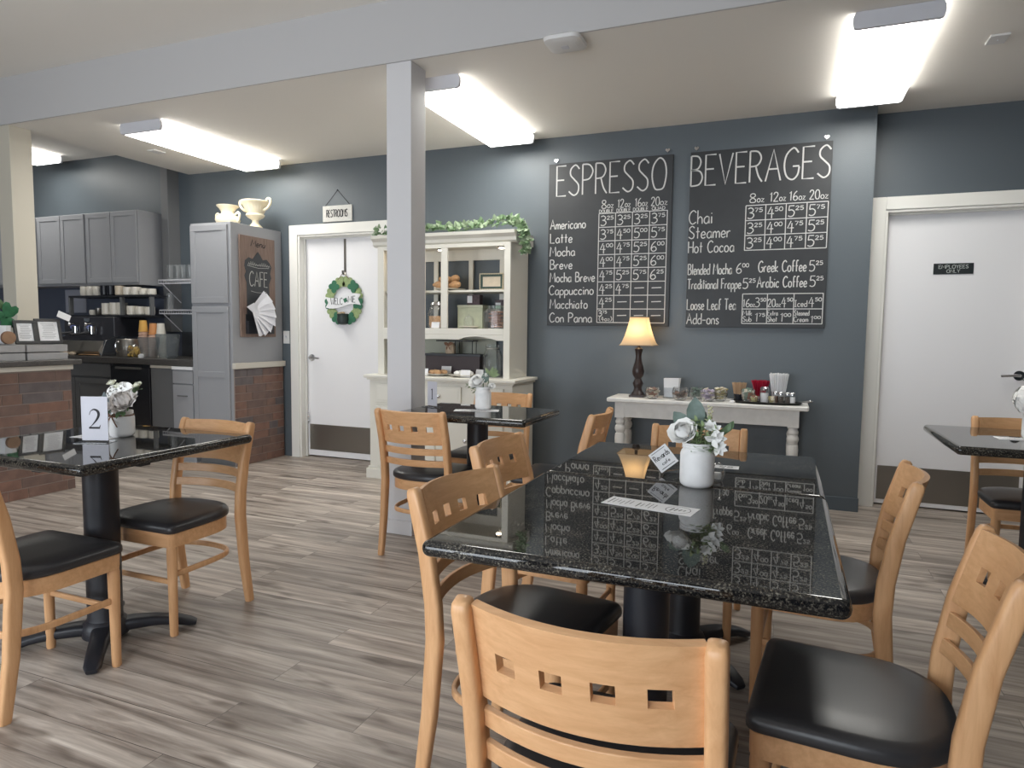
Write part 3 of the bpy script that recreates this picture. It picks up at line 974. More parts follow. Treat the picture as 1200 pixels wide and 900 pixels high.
# ---------------------------------------------------------------- granite tables
def rect_loop(x0, x1, y0, y1, r, ins, z, n=4):
    out = []
    r = max(r - ins, .002)
    x0, x1, y0, y1 = x0 + ins, x1 - ins, y0 + ins, y1 - ins
    for cx, cy, a0 in ((x1 - r, y1 - r, 0), (x0 + r, y1 - r, H_), (x0 + r, y0 + r, PI), (x1 - r, y0 + r, 1.5 * PI)):
        for k in range(n + 1):
            a = a0 + H_ * k / n
            out.append((cx + r * math.cos(a), cy + r * math.sin(a), z))
    return out
def make_table(label, x0, x1, y0, y1, zt, px, py, rot=45):
    t = thing('cafe_table', label, 'table', (px, py, 0), 0, 'black granite pedestal tables')
    x0, x1, y0, y1 = x0 - px, x1 - px, y0 - py, y1 - py
    th = .04
    bm = NB()
    rings = []
    for k in range(9):
        a = -H_ + PI * k / 8
        rings.append(rect_loop(x0, x1, y0, y1, .022, .018 * (1 - math.cos(a)), zt - th / 2 + th / 2 * math.sin(a)))
    rings = [rect_loop(x0, x1, y0, y1, .022, i, zt - th) for i in (.024, .021)] + rings + [rect_loop(x0, x1, y0, y1, .022, i, zt) for i in (.0205, .024)]
    loops(bm, rings)
    obj('tabletop', bm, M_granite, t, smooth=50)
    bm = NB(); lathe(bm, [(.068, .085), (.064, .1), (.064, zt - th - .02), (.075, zt - th - .015), (.075, zt - th)], 32); obj('pedestal', bm, M_black, t)
    bm = NB()
    for q in (0, H_):
        sweep(bm, [(-.25 * math.cos(q), -.25 * math.sin(q), zt - th - .012), (.25 * math.cos(q), .25 * math.sin(q), zt - th - .012)], rr(.05, .02, .003), side=(math.sin(q), -math.cos(q), 0))
    obj('mounting_plate', bm, M_black, t)
    bm = NB(); lathe(bm, [(.085, .02), (.09, .05), (.08, .075), (.067, .088)], 28); obj('hub', bm, M_black, t)
    for k in range(4):
        a = math.radians(rot + 90 * k)
        c, s_ = math.cos(a), math.sin(a)
        bm = NB()
        pts = [(.05, .05), (.1, .052), (.18, .05), (.26, .038), (.31, .022), (.335, .014)]
        sweep(bm, [(c * r, s_ * r, z) for r, z in pts], rr(.075, .048, .018, 4), side=(-s_, c, 0), scale=[(1.15, 1), (1.05, 1), (.9, .85), (.85, .7), (.8, .6), (.5, .4)])
        obj('foot', bm, M_black, t, smooth=60)
    return t
make_table('near black granite table in the foreground carrying the paper menu strip', -.80, .14, 1.392, 2.293, .763, -.335, 1.86)
make_table('second black granite table pushed end to end behind the near one', -.80, .137, 2.302, 3.05, .762, -.335, 2.69)
make_table('black granite table at left with the number 2 card', -3.08, -2.195, 1.54, 2.35, .795, -2.53, 1.86)
make_table('black granite table before the white hutch with the number 1 card', -2.06, -1.245, 3.27, 3.87, .803, -1.715, 3.695)
make_table('black granite table at the far right edge by the right-hand door', .722, 1.52, 3.5, 4.30, .781, 1.125, 3.80)

# ---------------------------------------------------------------- flowers
def leaf(bm, p, d, ln, wd, up=(0, 0, 1), curl=.3, mi=0, n=5):
    p, d = Vector(p), Vector(d).normalized()
    s = d.cross(Vector(up))
    if s.length < 1e-3:
        s = d.orthogonal()
    s.normalize()
    nn = s.cross(d)
    prev = None
    for k in range(n + 1):
        t = k / n
        wv = wd * math.sin(PI * min(t * .94 + .05, 1)) ** .8 / 2
        c = p + d * ln * t - nn * curl * ln * t * t
        row = [bm.verts.new(c - s * wv + nn * wv * .35), bm.verts.new(c), bm.verts.new(c + s * wv + nn * wv * .35)]
        if prev:
            for a in (0, 1):
                f = bm.faces.new((prev[a], prev[a + 1], row[a + 1], row[a]))
                f.material_index = mi
        prev = row
def rose(bm, c, R, tilt=(0, 0, 0), layers=5, ruffle=.03):
    M = Matrix.Translation(c) @ Euler(tilt).to_matrix().to_4x4()
    for L in range(layers):
        f = L / max(1, layers - 1)
        n = 3 if f < .4 else (4 if f < .7 else 5)
        for k in range(n):
            a0 = 2 * PI * k / n + L * .85
            span = PI / n * (1.45 if f < .6 else 1.25)
            jz = random.uniform(-.05, .05) * R
            jr = random.uniform(.93, 1.07)
            G = []
            for v in range(8):
                row = []
                for u in range(9):
                    tu = u / 8 * 2 - 1
                    tv = v / 7 * (1 - .16 * tu * tu)
                    if f < .6:          # closed heart of the flower
                        r_ = R * (.1 + .85 * f) * jr * math.sin(PI * (.1 + .66 * tv)) * (1 + .1 * tu)
                        z_ = R * (1.15 - .35 * f) * tv - R * .4 + jz
                        aw = 1
                    else:               # outer petals open and roll back at the rim
                        r_ = R * (.2 + .45 * f * math.sin(PI * .5 * min(1, tv * 1.3)) + (.28 + .3 * (f - .6)) * tv * tv) * jr
                        z_ = R * ((.95 - .4 * (f - .6)) * tv - .5 * max(0, tv - .75) ) - R * .5 + jz
                        aw = math.sin(PI * (.2 + .5 * tv)) ** .5
                    r_ *= 1 + ruffle * tv * math.sin(9 * tu + 2.1 * k + L)
                    z_ += ruffle * R * tv * math.cos(7 * tu + k)
                    a = a0 + tu * span * aw
                    row.append(bm.verts.new(M @ Vector((r_ * math.cos(a), r_ * math.sin(a), z_))))
                G.append(row)
            for v in range(7):
                for u in range(8):
                    bm.faces.new((G[v][u], G[v][u + 1], G[v + 1][u + 1], G[v + 1][u]))
def hydrangea(bm, c, R, n=70):
    c = Vector(c)
    for i in range(n):
        z = 1 - 1.7 * (i + .5) / n
        a = i * 2.39996
        r = math.sqrt(max(0, 1 - z * z))
        d = Vector((r * math.cos(a), r * math.sin(a), z))
        p = c + d * R * random.uniform(.88, 1.05)
        q = d.orthogonal().normalized()
        q2 = d.cross(q)
        o0 = random.uniform(0, PI)
        for k in range(4):
            b = o0 + H_ * k
            e = (q * math.cos(b) + q2 * math.sin(b) + d * .25)
            leaf(bm, p, e, R * .32, R * .3, d, .25, n=3)
def stem(bm, a, b, r=.0022):
    a, b = Vector(a), Vector(b)
    tube(bm, smooth_path([a, (a + b) / 2 + Vector((0, 0, (b - a).length * .08)), b], 3), r, 6)
def sprig(bm, a, b, n, ln, wd, mi=0, round_=False):
    a, b = Vector(a), Vector(b)
    stem(bm, a, b, .0015)
    ax = (b - a).normalized()
    q = ax.orthogonal().normalized()
    for k in range(n):
        t = .25 + .75 * k / max(1, n - 1)
        p = a.lerp(b, t)
        for s_ in (0, PI):
            ang = k * 1.9 + s_
            d = Matrix.Rotation(ang, 3, ax) @ q
            leaf(bm, p, d + ax * .5, ln * (1 - .3 * t), wd * (1 - .3 * t), ax, .15, mi)
    leaf(bm, b, ax, ln * .8, wd * .7, q, .1, mi)
def mason_jar(label, loc, r, h, group='white painted mason jars', twine=False):
    t = thing('mason_jar', label, 'jar', loc, 0, group)
    bm = NB()
    lathe(bm, [(r * .8, 0), (r * .96, .008), (r, .02), (r, h * .74), (r * .95, h * .8), (r * .86, h * .85), (r * .86, h * .87), (r * .91, h * .88), (r * .91, h * .905), (r * .86, h * .915), (r * .86, h * .93), (r * .91, h * .94), (r * .91, h * .965), (r * .88, h * .975), (r * .9, h), (r * .78, h), (r * .76, h * .85), (r * .85, h * .7), (r * .85, .02), (0.001, .015)], 32)
    obj('jar_body', bm, M_jar, t, smooth=60)
    if twine:
        bm = NB()
        tube(bm, [(r * .93 * math.cos(2 * PI * k / 20), r * .93 * math.sin(2 * PI * k / 20), h * .83) for k in range(20)], .003, 6, closed=True)
        for sx in (-1, 1):
            tube(bm, smooth_path([(0, -r * .97, h * .83), (sx * r * .3, -r * 1.04, h * .66), (sx * r * .55 + .008, -r * 1.02, h * .42)], 4), .0025, 6)
            tube(bm, smooth_path([(0, -r, h * .83), (sx * r * .42, -r * 1.02, h * .93), (sx * r * .5, -r * 1.03, h * .8), (0, -r, h * .83)], 4), .0022, 6)
        obj('twine_bow', bm, M_twine, t)
    return t
def bouquet(label, loc, sc, group='white artificial flower bouquets'):
    t = thing('flower_bouquet', label, 'flowers', loc, 0, group)
    t.scale = (sc, sc, sc)
    return t

# near table: jar, rose bouquet
VA = (-.257, 2.29, .763)
mason_jar('large white painted jar standing at the joint of the near tables', VA, .056, .146)
t = bouquet('white rose with eucalyptus leaves in the jar on the near table', (VA[0], VA[1], VA[2] + .13), 1)
bm = NB(); rose(bm, (-.046, -.024, .05), .049, (.75, -.4, 0), 7); obj('rose', bm, M_petal, t, smooth=60)
bm = NB()
for a, b in (((-.01, 0, -.08), (-.045, -.01, .05)), ((.01, 0, -.08), (0, .01, .09)), ((0, 0, -.08), (.04, 0, .06))):
    stem(bm, a, b, .003)
obj('flower_stems', bm, M_leaf, t)
bm = NB()
leaf(bm, (-.005, .012, .06), (-.12, .1, 1), .105, .062, (0, -1, .1), .05)
leaf(bm, (-.03, .012, .05), (-.75, .2, .8), .085, .05, (0, -1, .3), .1)
leaf(bm, (.0, .02, .05), (.25, .3, 1), .07, .035, (0, -1, .1), .1)
obj('eucalyptus_leaf', bm, M_leafb, t, smooth=60)
bm = NB()
for (x0, y0, x1, y1, z1) in ((.0, -.02, -.008, -.02, .085), (.012, -.025, .014, -.03, .07), (.022, -.03, .03, -.035, .035), (.03, -.02, .05, -.025, .06), (.005, -.03, .0, -.045, .04), (.035, -.02, .066, -.02, .03), (.01, .0, .03, .0, .085)):
    sprig(bm, (x0, y0, -.03), (x1, y1, z1), 7, .03, .026)
obj('green_sprig', bm, M_leafp, t, smooth=60)
bm = NB()
for k in range(26):
    z = .03 + .11 * k / 26
    a = k * 2.4
    ball(bm, (.035 + .006 * math.cos(a), .01 + .006 * math.sin(a), z), .0045, 6)
obj('cream_flower_spike', bm, mat('cream_bud', S(214, 210, 176), .7), t)
bm = NB()
for (x, y, z, dx, dz) in ((.048, -.02, .06, .3, .8), (.062, -.02, .035, .8, .1), (.04, -.02, .065, -.2, 1), (.066, -.02, .008, .7, -.5), (.05, -.03, .03, .3, .3)):
    for k in range(4):
        leaf(bm, (x, y, z), (dx + .8 * math.cos(k * 1.6), -.5, dz + .8 * math.sin(k * 1.6)), .032, .02, (0, -1, 0), .2)
obj('white_blossom', bm, M_petal, t, smooth=60)
bm = NB()
for k in range(7):
    leaf(bm, (.045 + .008 * k, .005, .02 + .006 * k), (.6, .2 * (-1) ** k, .8 + .1 * k), .04, .02, (0, -1, .2), .2)
obj('green_leaf', bm, M_leaf, t, smooth=60)

# table 2 : jar and bouquet
VB = (-2.655, 2.06, .795)
mason_jar('white jar with a twine bow on the table with card 2', VB, .05, .112, twine=True)
t = bouquet('bouquet of white peony and small blossoms beside card 2', (VB[0], VB[1], VB[2] + .1), 1)
bm = NB(); rose(bm, (.036, -.02, .055), .06, (.75, .3, 0), 10, .12); obj('peony', bm, mat('blush_petal', S(238, 232, 228), .6), t, smooth=60)
bm = NB(); hydrangea(bm, (-.062, -.01, .03), .042, 60); hydrangea(bm, (-.045, .01, .085), .034, 40); hydrangea(bm, (.0, .02, .1), .034, 40); obj('white_blossom', bm, M_petal, t, smooth=60)
bm = NB()
for q in ((-.055, -.0, .13), (-.015, .0, .118), (.085, .01, .125), (-.03, .02, .1)):
    rose(bm, q, .02, (.5, 0, 0), 3)
obj('small_rose', bm, mat('ivory_petal', S(232, 232, 214), .6), t, smooth=60)
bm = NB()
leaf(bm, (0, .01, .105), (1, -.2, .25), .07, .045, (0, -1, .6), .15)
obj('white_leaf', bm, M_petal, t, smooth=60)
bm = NB()
for k in range(9):
    a = k * .7
    leaf(bm, (-.02 + .012 * k - .03, -.03, .012), (math.cos(a), -.6, .1 + .4 * math.sin(a)), .04, .022, (0, 0, 1), .3)
leaf(bm, (-.09, 0, .06), (-.8, 0, .35), .045, .03); leaf(bm, (.085, .01, .1), (.5, 0, .3), .03, .03); leaf(bm, (.07, .01, .09), (.3, 0, .6), .04, .03)
obj('green_leaf', bm, M_leaf, t, smooth=60)
bm = NB(); leaf(bm, (-.01, -.045, .02), (-.1, -.3, 1), .08, .045, (0, -1, .3), .05); obj('grey_leaf', bm, mat('grey_leaf_green', S(112, 122, 124), .6), t, smooth=60)
bm = NB()
for k in range(5):
    stem(bm, (.01 * k - .02, 0, -.06), (.025 * k - .05, 0, .06), .003)
obj('flower_stems', bm, M_leaf, t)

# table 1
VC = (-1.655, 3.64, .803)
mason_jar('small white jar in front of the hutch on the table with card 1', VC, .048, .135)
t = bouquet('white ranunculus with pale leaves in the jar beside card 1', (VC[0], VC[1], VC[2] + .12), 1)
bm = NB(); rose(bm, (-.035, -.01, .045), .05, (.85, 0, 0), 7); obj('ranunculus', bm, M_petal, t, smooth=60)
bm = NB(); rose(bm, (.055, .0, .02), .025, (.6, .4, 0), 4); rose(bm, (.02, .0, .085), .024, (.4, 0, 0), 4); obj('small_rose', bm, M_petal, t, smooth=60)
bm = NB()
for k in range(5):
    leaf(bm, (.05, 0, .08), (math.cos(k * .6 - .5), -.2, math.sin(k * .6 + .2)), .06, .024, (0, -1, 0), .1)
sprig(bm, (-.03, 0, -.03), (-.1, 0, .02), 4, .028, .018)
obj('pale_leaf', bm, M_leafp, t, smooth=60)
bm = NB(); leaf(bm, (.01, 0, .04), (.3, -.2, 1), .07, .05, (0, -1, .1), .1); leaf(bm, (.03, .01, .05), (-.5, .1, 1), .07, .025, (0, -1, .2), .2); leaf(bm, (-.02, .01, .0), (-.6, -.3, .2), .06, .03); obj('grey_leaf', bm, M_leafb, t, smooth=60)
bm = NB()
for k in range(3):
    stem(bm, (.012 * k - .012, 0, -.09), (.035 * k - .035, 0, .05), .003)
obj('flower_stems', bm, M_leaf, t)

# table 4
VD = (1.13, 3.93, .781)
mason_jar('tall grey-green jar at the far right edge on its small table', VD, .055, .165)
t = bouquet('white hydrangea head at the far right edge of the picture', (VD[0], VD[1], VD[2] + .15), 1)
bm = NB(); hydrangea(bm, (-.02, -.01, .035), .075, 90); obj('hydrangea', bm, M_petal, t, smooth=60)
bm = NB()
for k in range(5):
    stem(bm, (0, 0, -.1), (-.05 + .02 * k, .01, .13 + .01 * (k % 3)), .0018)
    leaf(bm, (-.05 + .02 * k, .01, .12), (-.4, -.2, .5), .03, .012)
obj('thin_twig', bm, M_leafb, t)

# ---------------------------------------------------------------- table papers and cards
def scribble(bm, O, U, V, N, u0, u1, v0, v1, n, wd=.0022, mi=0, seed=3):
    rnd = random.Random(seed)
    for k in range(n):
        v = v0 + (v1 - v0) * (k + .5) / n
        a = u0 + (u1 - u0) * rnd.uniform(0, .2)
        b = u1 - (u1 - u0) * rnd.uniform(0, .25)
        ribbon(bm, [(a, v), (b, v)], wd, O, U, V, N, .0006, mi)
t = thing('menu_slip', 'long white printed slip lying on the near granite table', 'paper', (-.35, 1.955, .7632), math.radians(-10))
bm = NB(); box(bm, -.135, .135, -.047, .047, 0, .0006); obj('sheet', bm, M_paper, t, smooth=0)
bm = NB()
O_ = Vector((0, 0, .0006)); Zn = Vector((0, 0, 1)); Ux = Vector((1, 0, 0)); Vy = Vector((0, 1, 0))
for k in range(11):
    u = -.12 + .0125 * k + (.012 if k > 5 else 0)
    ribbon(bm, [(u, -.03 + .008 * (k % 3)), (u, .03 - .006 * (k % 4))], .003 if k in (0, 6) else .0018, O_, Ux, Vy, Zn, .0004)
ribbon(bm, [(.085 + .035 * math.cos(a * PI / 16), .036 * math.sin(a * PI / 16)) for a in range(33)], .0018, O_, Ux, Vy, Zn, .0004)
for k in range(4):
    ribbon(bm, [(.065 + .012 * k, -.018 + .004 * k), (.07 + .012 * k, .014 - .003 * k)], .004, O_, Ux, Vy, Zn, .0004)
obj('print', bm, M_ink, t, smooth=0)
# tilted reserve card in a clear holder
t = thing('tent_card', 'tilted square white card in a clear stand left of the near jar', 'card', (-.39, 2.42, .7635), math.radians(14))
MC = Matrix.Translation((0, 0, .058)) @ Euler((math.radians(-16), 0, 0)).to_matrix().to_4x4() @ Euler((0, math.radians(-38), 0)).to_matrix().to_4x4()
bm = NB(); obox(bm, MC, .074, .002, .078); obj('card', bm, M_paper, t, smooth=0)
bm = NB()
O_ = MC @ Vector((0, -.001, 0)); Ru = (MC.to_3x3() @ Vector((1, 0, 0))); Rv = (MC.to_3x3() @ Vector((0, 0, 1))); Rn = (MC.to_3x3() @ Vector((0, -1, 0)))
write(bm, 'Rewards', -.03, .03, .002, .021, .0024, O_, Ru, Rv, Rn, .0006); write(bm, 'cafe', -.016, .016, -.02, .012, .0018, O_, Ru, Rv, Rn, .0006)
ribbon(bm, [(-.028, .032), (.028, .032)], .0015, O_, Ru, Rv, Rn, .0006); ribbon(bm, [(-.028, -.031), (.028, -.031)], .002, O_, Ru, Rv, Rn, .0006)
obj('print', bm, M_ink, t, smooth=0)
bm = NB()
pb = [MC @ Vector((-.037, .001, -.039)), MC @ Vector((.037, .001, -.039)), MC @ Vector((.037, .001, .039))]
q = [Vector((p.x + .02, p.y + .07, max(0.001, p.z - .045))) for p in pb]
loops(bm, [[pb[0], pb[1], q[1], q[0]], [p + Vector((0, .002, .002)) for p in (pb[0], pb[1], q[1], q[0])]])
loops(bm, [[pb[1], pb[2], q[2], q[1]], [p + Vector((.002, .002, 0)) for p in (pb[1], pb[2], q[2], q[1])]])
obj('clear_stand', bm, M_acryl, t, smooth=0)
t = thing('place_card', 'small white printed card lying right of the near jar', 'card', (-.2, 2.66, .7622), math.radians(2))
bm = NB(); box(bm, -.075, .055, -.03, .03, 0, .0008); obj('card', bm, M_paper, t, smooth=0)
bm = NB(); write(bm, '118', -.02, .03, -.012, .024, .003, Vector((0, 0, .0008)), Ux, Vy, Zn, .0004, slant=.2); obj('print', bm, M_ink, t, smooth=0)
t = thing('glass_shaker', 'small clear glass stopper half hidden behind the near jar', 'glass', (-.2, 2.40, .7625))
bm = NB(); lathe(bm, [(.016, 0), (.024, .02), (.022, .045), (.012, .06), (.001, .064)], 14); obj('glass_body', bm, M_glass, t)
bm = NB(); lathe(bm, [(.012, .006), (.014, .02), (.012, .028)], 10); obj('sugar', bm, M_paper, t)

def number_card(label, loc, rz, wd, h, num):
    t = thing('number_card', label, 'table number', loc, rz, 'table number cards')
    bm = NB(); box(bm, -wd / 2, wd / 2, -.001, .001, .008, h); obj('card', bm, mat('card_grey_white', S(206, 205, 213), .5), t, smooth=0)
    bm = NB()
    box(bm, -wd / 2 - .012, wd / 2 + .012, -.04, .04, 0, .003)
    obj('acrylic_holder', bm, M_acryl, t, smooth=0)
    bm = NB()
    O_ = Vector((0, -.001, h * .3))
    s_ = h * .42
    if num == 2:
        p = [(-.26, .72), (-.2, .9), (-.02, 1.0), (.16, .92), (.22, .74), (.14, .52), (-.06, .26), (-.3, .02)]
        pts = [(a.x, a.y) for a in smooth_path([(x, y, 0) for x, y in p], 4)]
        n = len(pts)
        wl = [s_ * (.03 + .11 * max(0, math.sin(PI * min(1, max(0, (i / n - .15) / .75)))) ** 1.2) for i in range(n)]
        ribbon(bm, [(x * s_, y * s_) for x, y in pts], wl, O_, U_, V_, N_, .0006)
        ribbon(bm, [(-.3 * s_, .04 * s_), (.24 * s_, .04 * s_)], s_ * .1, O_, U_, V_, N_, .0006)
        ribbon(bm, [(.22 * s_, .0), (.3 * s_, .2 * s_)], [s_ * .08, s_ * .02], O_, U_, V_, N_, .0007)
    else:
        ribbon(bm, [(0, 0), (0, s_)], s_ * .11, O_, U_, V_, N_, .0006)
        ribbon(bm, [(-.14 * s_, .02 * s_), (.14 * s_, .02 * s_)], s_ * .04, O_, U_, V_, N_, .0007)
        ribbon(bm, [(0, .97 * s_), (-.14 * s_, .88 * s_)], s_ * .06, O_, U_, V_, N_, .0007)
    obj('numeral', bm, M_ink, t, smooth=0)
number_card('white card printed with a large 2 in a clear stand', (-2.605, 1.90, .7955), math.radians(22), .108, .188, 2)
number_card('narrow white card printed with a 1 standing at the column', (-1.975, 3.60, .8035), math.radians(-22), .088, .155, 1)
def slip(label, loc, rz, a, b):
    t = thing('paper_slip', label, 'paper', loc, rz)
    bm = NB(); box(bm, -a, a, -b, b, 0, .0007); obj('sheet', bm, M_paper, t, smooth=0)
    bm = NB(); scribble(bm, Vector((0, 0, .0007)), Ux, Vy, Zn, -a * .8, a * .8, -b * .8, b * .8, 7); obj('print', bm, M_ink, t, smooth=0)
slip('white printed slip half behind card 2', (-2.73, 2.0, .7953), .15, .1, .045)
slip('white printed slip under the jar on the table with card 1', (-1.66, 3.56, .8033), .35, .13, .05)
slip('white printed slip under the jar on the far right table', (1.08, 3.88, .7813), .05, .12, .05)

# ---------------------------------------------------------------- white side table
TX0, TX1, TY0, TY1, TZ = -1.235, .165, 4.95, 5.335, .778
t = thing('side_table', 'long distressed white side table with turned legs under the menu boards', 'table', (-.535, 5.14, 0))
ox, oy = -.535, 5.14
bm = NB(); loops(bm, [rect_loop(TX0 - ox, TX1 - ox, TY0 - oy, TY1 - oy, .02, i, z) for i, z in ((.006, TZ - .03), (0, TZ - .024), (0, TZ - .006), (.006, TZ))]); obj('tabletop', bm, M_sidew, t)
bm = NB()
box(bm, TX0 + .06 - ox, TX1 - .1 - ox, TY0 + .045 - oy, TY0 + .065 - oy, TZ - .145, TZ - .03); box(bm, TX0 + .06 - ox, TX1 - .1 - ox, TY1 - .05 - oy, TY1 - .03 - oy, TZ - .145, TZ - .03)
for x in (TX0 + .06, TX1 - .1):
    box(bm, x - ox, x + .02 - ox, TY0 + .05 - oy, TY1 - .04 - oy, TZ - .145, TZ - .03)
obj('apron', bm, M_sidew, t, bevel=.003)
for x in (TX0 + .095, TX1 - .095):
    for y in (TY0 + .075, TY1 - .065):
        bm = NB(); lx, ly = x - ox, y - oy
        box(bm, lx - .036, lx + .036, ly - .036, ly + .036, TZ - .15, TZ - .031)
        lathe(bm, [(.026, 0), (.03, .01), (.03, .04), (.024, .06), (.03, .2), (.036, .4), (.04, .47), (.036, .505), (.027, .51), (.036, .525), (.041, .545), (.036, .565), (.027, .575), (.035, .585), (.036, .6), (.03, .61), (.03, .63)], 20, (lx, ly, 0))
        obj('turned_leg', bm, M_sidew, t, smooth=40)
# table lamp
t = thing('table_lamp', 'lit table lamp with a square bell shade on the white side table', 'lamp', (-1.035, 5.13, TZ))
bm = NB(); box(bm, -.056, .056, -.056, .056, 0, .016); lathe(bm, [(.05, .016), (.046, .03), (.034, .045), (.028, .07), (.036, .09), (.04, .105), (.03, .125), (.024, .14), (.04, .165), (.046, .195), (.04, .225), (.026, .27), (.02, .31), (.028, .35), (.032, .365), (.02, .375), (.012, .38), (.012, .44)], 24)
obj('lamp_base', bm, M_bronze, t, smooth=50)
bm = NB()
SH = [(.124, .395), (.11, .42), (.094, .465), (.08, .515), (.068, .57), (.062, .605)]
loops(bm, [[(u, v, z) for u, v in rr(2 * h, 2 * h, .012, 2)] for h, z in SH], False, False)
obj('lamp_shade', bm, M_shade, t, smooth=30)
bm = NB()
for h, z in ((.1245, .395), (.0625, .605)):
    sweep(bm, [(u, v, z) for u, v in rr(2 * h, 2 * h, .012, 2)], circ(.003, 6), closed=True)
obj('shade_trim', bm, mat('tan_piping', S(190, 160, 126), .7), t)
bm = NB(); lathe(bm, [(.012, .44), (.014, .45), (.028, .49), (.03, .515), (.02, .54), (.001, .55)], 14)
obj('bulb', bm, mat('warm_bulb', (1, .8, .5, 1), .5, emit=((1, .72, .4, 1), 15)), t)

# bowls and condiments on the side table
M_tea = [mat('tea_%s' % n, c, .8) for n, c in (('brown', S(128, 96, 78)), ('dark', S(78, 66, 58)), ('green', S(96, 120, 108)), ('mixed', S(176, 164, 178)), ('gold', S(168, 150, 92)))]
M_pk = [mat('packet_%s' % n, c, .6) for n, c in (('cream', S(226, 216, 196)), ('lilac', S(180, 168, 190)), ('olive', S(176, 166, 104)), ('rust', S(150, 100, 76)), ('sage', S(120, 142, 126)))]
def tea_bowl(label, x, y, r, h, fill, cols, kind):
    t = thing('glass_bowl', label, 'bowl', (x, y, TZ), 0, 'glass bowls of tea on the side table')
    bm = NB()
    P = [(r * .45, 0), (r * .6, .004), (r * .85, h * .2), (r, h * .5), (r * .97, h * .78), (r * .88, h)]
    lathe(bm, P + [(q[0] - .003, max(q[1], .006)) for q in reversed(P)], 28, cap1=False)
    obj('glass_body', bm, M_glass, t)
    rnd = random.Random(int(x * 1000))
    bm = NB()
    for k in range(34):
        z = h * (.1 + (fill - .1) * k / 34)
        rad = r * (.52 + .3 * min(1, z / (h * .5))) * .8
        a = rnd.uniform(0, 2 * PI)
        M = Matrix.Translation((rad * math.cos(a) * rnd.uniform(.5, 1), rad * math.sin(a) * rnd.uniform(.5, 1), z + .012)) @ Euler((rnd.uniform(-.5, .5), rnd.uniform(-.5, .5), rnd.uniform(0, 3))).to_matrix().to_4x4()
        obox(bm, M, .036, .03, .006 if kind else .01, rnd.randrange(len(cols)))
    c = obj('tea_sachets', bm, cols, t, smooth=0)
    c['kind'] = 'stuff'
tea_bowl('glass bowl of brown tea sachets next to the lamp', -.905, 5.03, .054, .088, .75, [M_tea[0], M_pk[3], M_pk[0]], 1)
tea_bowl('half-filled glass bowl of dark tea sachets, second from the lamp', -.70, 5.02, .06, .095, .5, [M_tea[1], M_tea[0]], 1)
tea_bowl('glass bowl of green tea sachets at the back behind the others', -.60, 5.16, .056, .09, .8, [M_tea[2], M_pk[4]], 1)
tea_bowl('glass bowl of pale lilac tea sachets', -.505, 5.03, .058, .085, .9, [M_pk[0], M_pk[1], M_tea[3]], 1)
tea_bowl('glass bowl of yellow tea sachets beside the lilac ones', -.425, 5.09, .052, .09, .95, [M_pk[2], M_tea[4], M_pk[0]], 1)
t = thing('napkin_holder', 'upright holder of white paper napkins behind the tea bowls', 'napkin holder', (-.785, 5.16, TZ))
bm = NB(); box(bm, -.055, .055, -.035, .035, 0, .008); box(bm, -.055, .055, -.035, -.031, .008, .08); box(bm, -.055, .055, .031, .035, .008, .08); obj('holder', bm, M_acryl, t, smooth=0)
bm = NB()
for k in range(9):
    prism(bm, [(-.05, .009), (.05, .009), (.056 + .001 * k, .15 + .001 * (k % 3)), (-.056, .148 + .001 * (k % 2))], 'y', -.03 + .0066 * k, -.0245 + .0066 * k)
n_ = obj('napkins', bm, M_paper, t, smooth=0); n_['kind'] = 'stuff'
def holder(name, label, x, y, cup, bundle_mat, bname, r0, r1, h0, h1, n, sr, cupm):
    t = thing(name, label, 'holder', (x, y, TZ))
    bm = NB(); lathe(bm, [(r0 * .9, 0), (r0, .01), (r0 * 1.04, cup), (r0 * .97, cup), (r0 * .9, .012), (.001, .01)], 20); obj('cup', bm, cupm, t)
    bm = NB(); rnd = random.Random(n)
    for k in range(n):
        rr_ = math.sqrt((k + .5) / n)
        a = k * 2.4
        tube(bm, [(r0 * .8 * rr_ * math.cos(a), r0 * .8 * rr_ * math.sin(a), .02), (r1 * rr_ * math.cos(a), r1 * rr_ * math.sin(a), h1 + rnd.uniform(-1, 1) * h0)], sr, 6)
    b = obj(bname, bm, bundle_mat, t, smooth=60); b['kind'] = 'stuff'
holder('stir_stick_holder', 'black cup of wooden stir sticks on the side table', -.30, 5.16, .055, mat('birch_sticks', S(196, 164, 132), .7), 'stir_sticks', .036, .05, .003, .135, 60, .0035, M_blackcer)
holder('red_stirrer_holder', 'clear cup of red stirrers behind the tray', -.16, 5.24, .06, mat('red_plastic', S(176, 30, 58), .35), 'red_stirrers', .026, .066, .004, .15, 90, .003, M_glass)
holder('straw_holder', 'clear cup of white paper straws on the side table', -.035, 5.2, .08, M_paper, 'white_straws', .048, .066, .006, .205, 80, .0042, M_glass)
t = thing('oval_tray', 'dark oval metal tray carrying the sugar and spice jars', 'tray', (-.11, 5.08, TZ))
bm = NB()
el = lambda f, z: [(.245 * f * math.cos(2 * PI * k / 40), .105 * f * math.sin(2 * PI * k / 40), z) for k in range(40)]
loops(bm, [el(.8, 0), el(.86, .002), el(1, .016), el(.97, .018), el(.85, .006), el(.4, .005)])
obj('dish', bm, mat('pewter', S(92, 90, 88), .25, metal=.9), t)
bm = NB()
tube(bm, smooth_path([(.23, -.03, .016), (.29, -.02, .03), (.29, .02, .03), (.23, .03, .016)], 5), .006, 8); obj('tray_handle', bm, M_chrome, t)
TT = TZ + .006
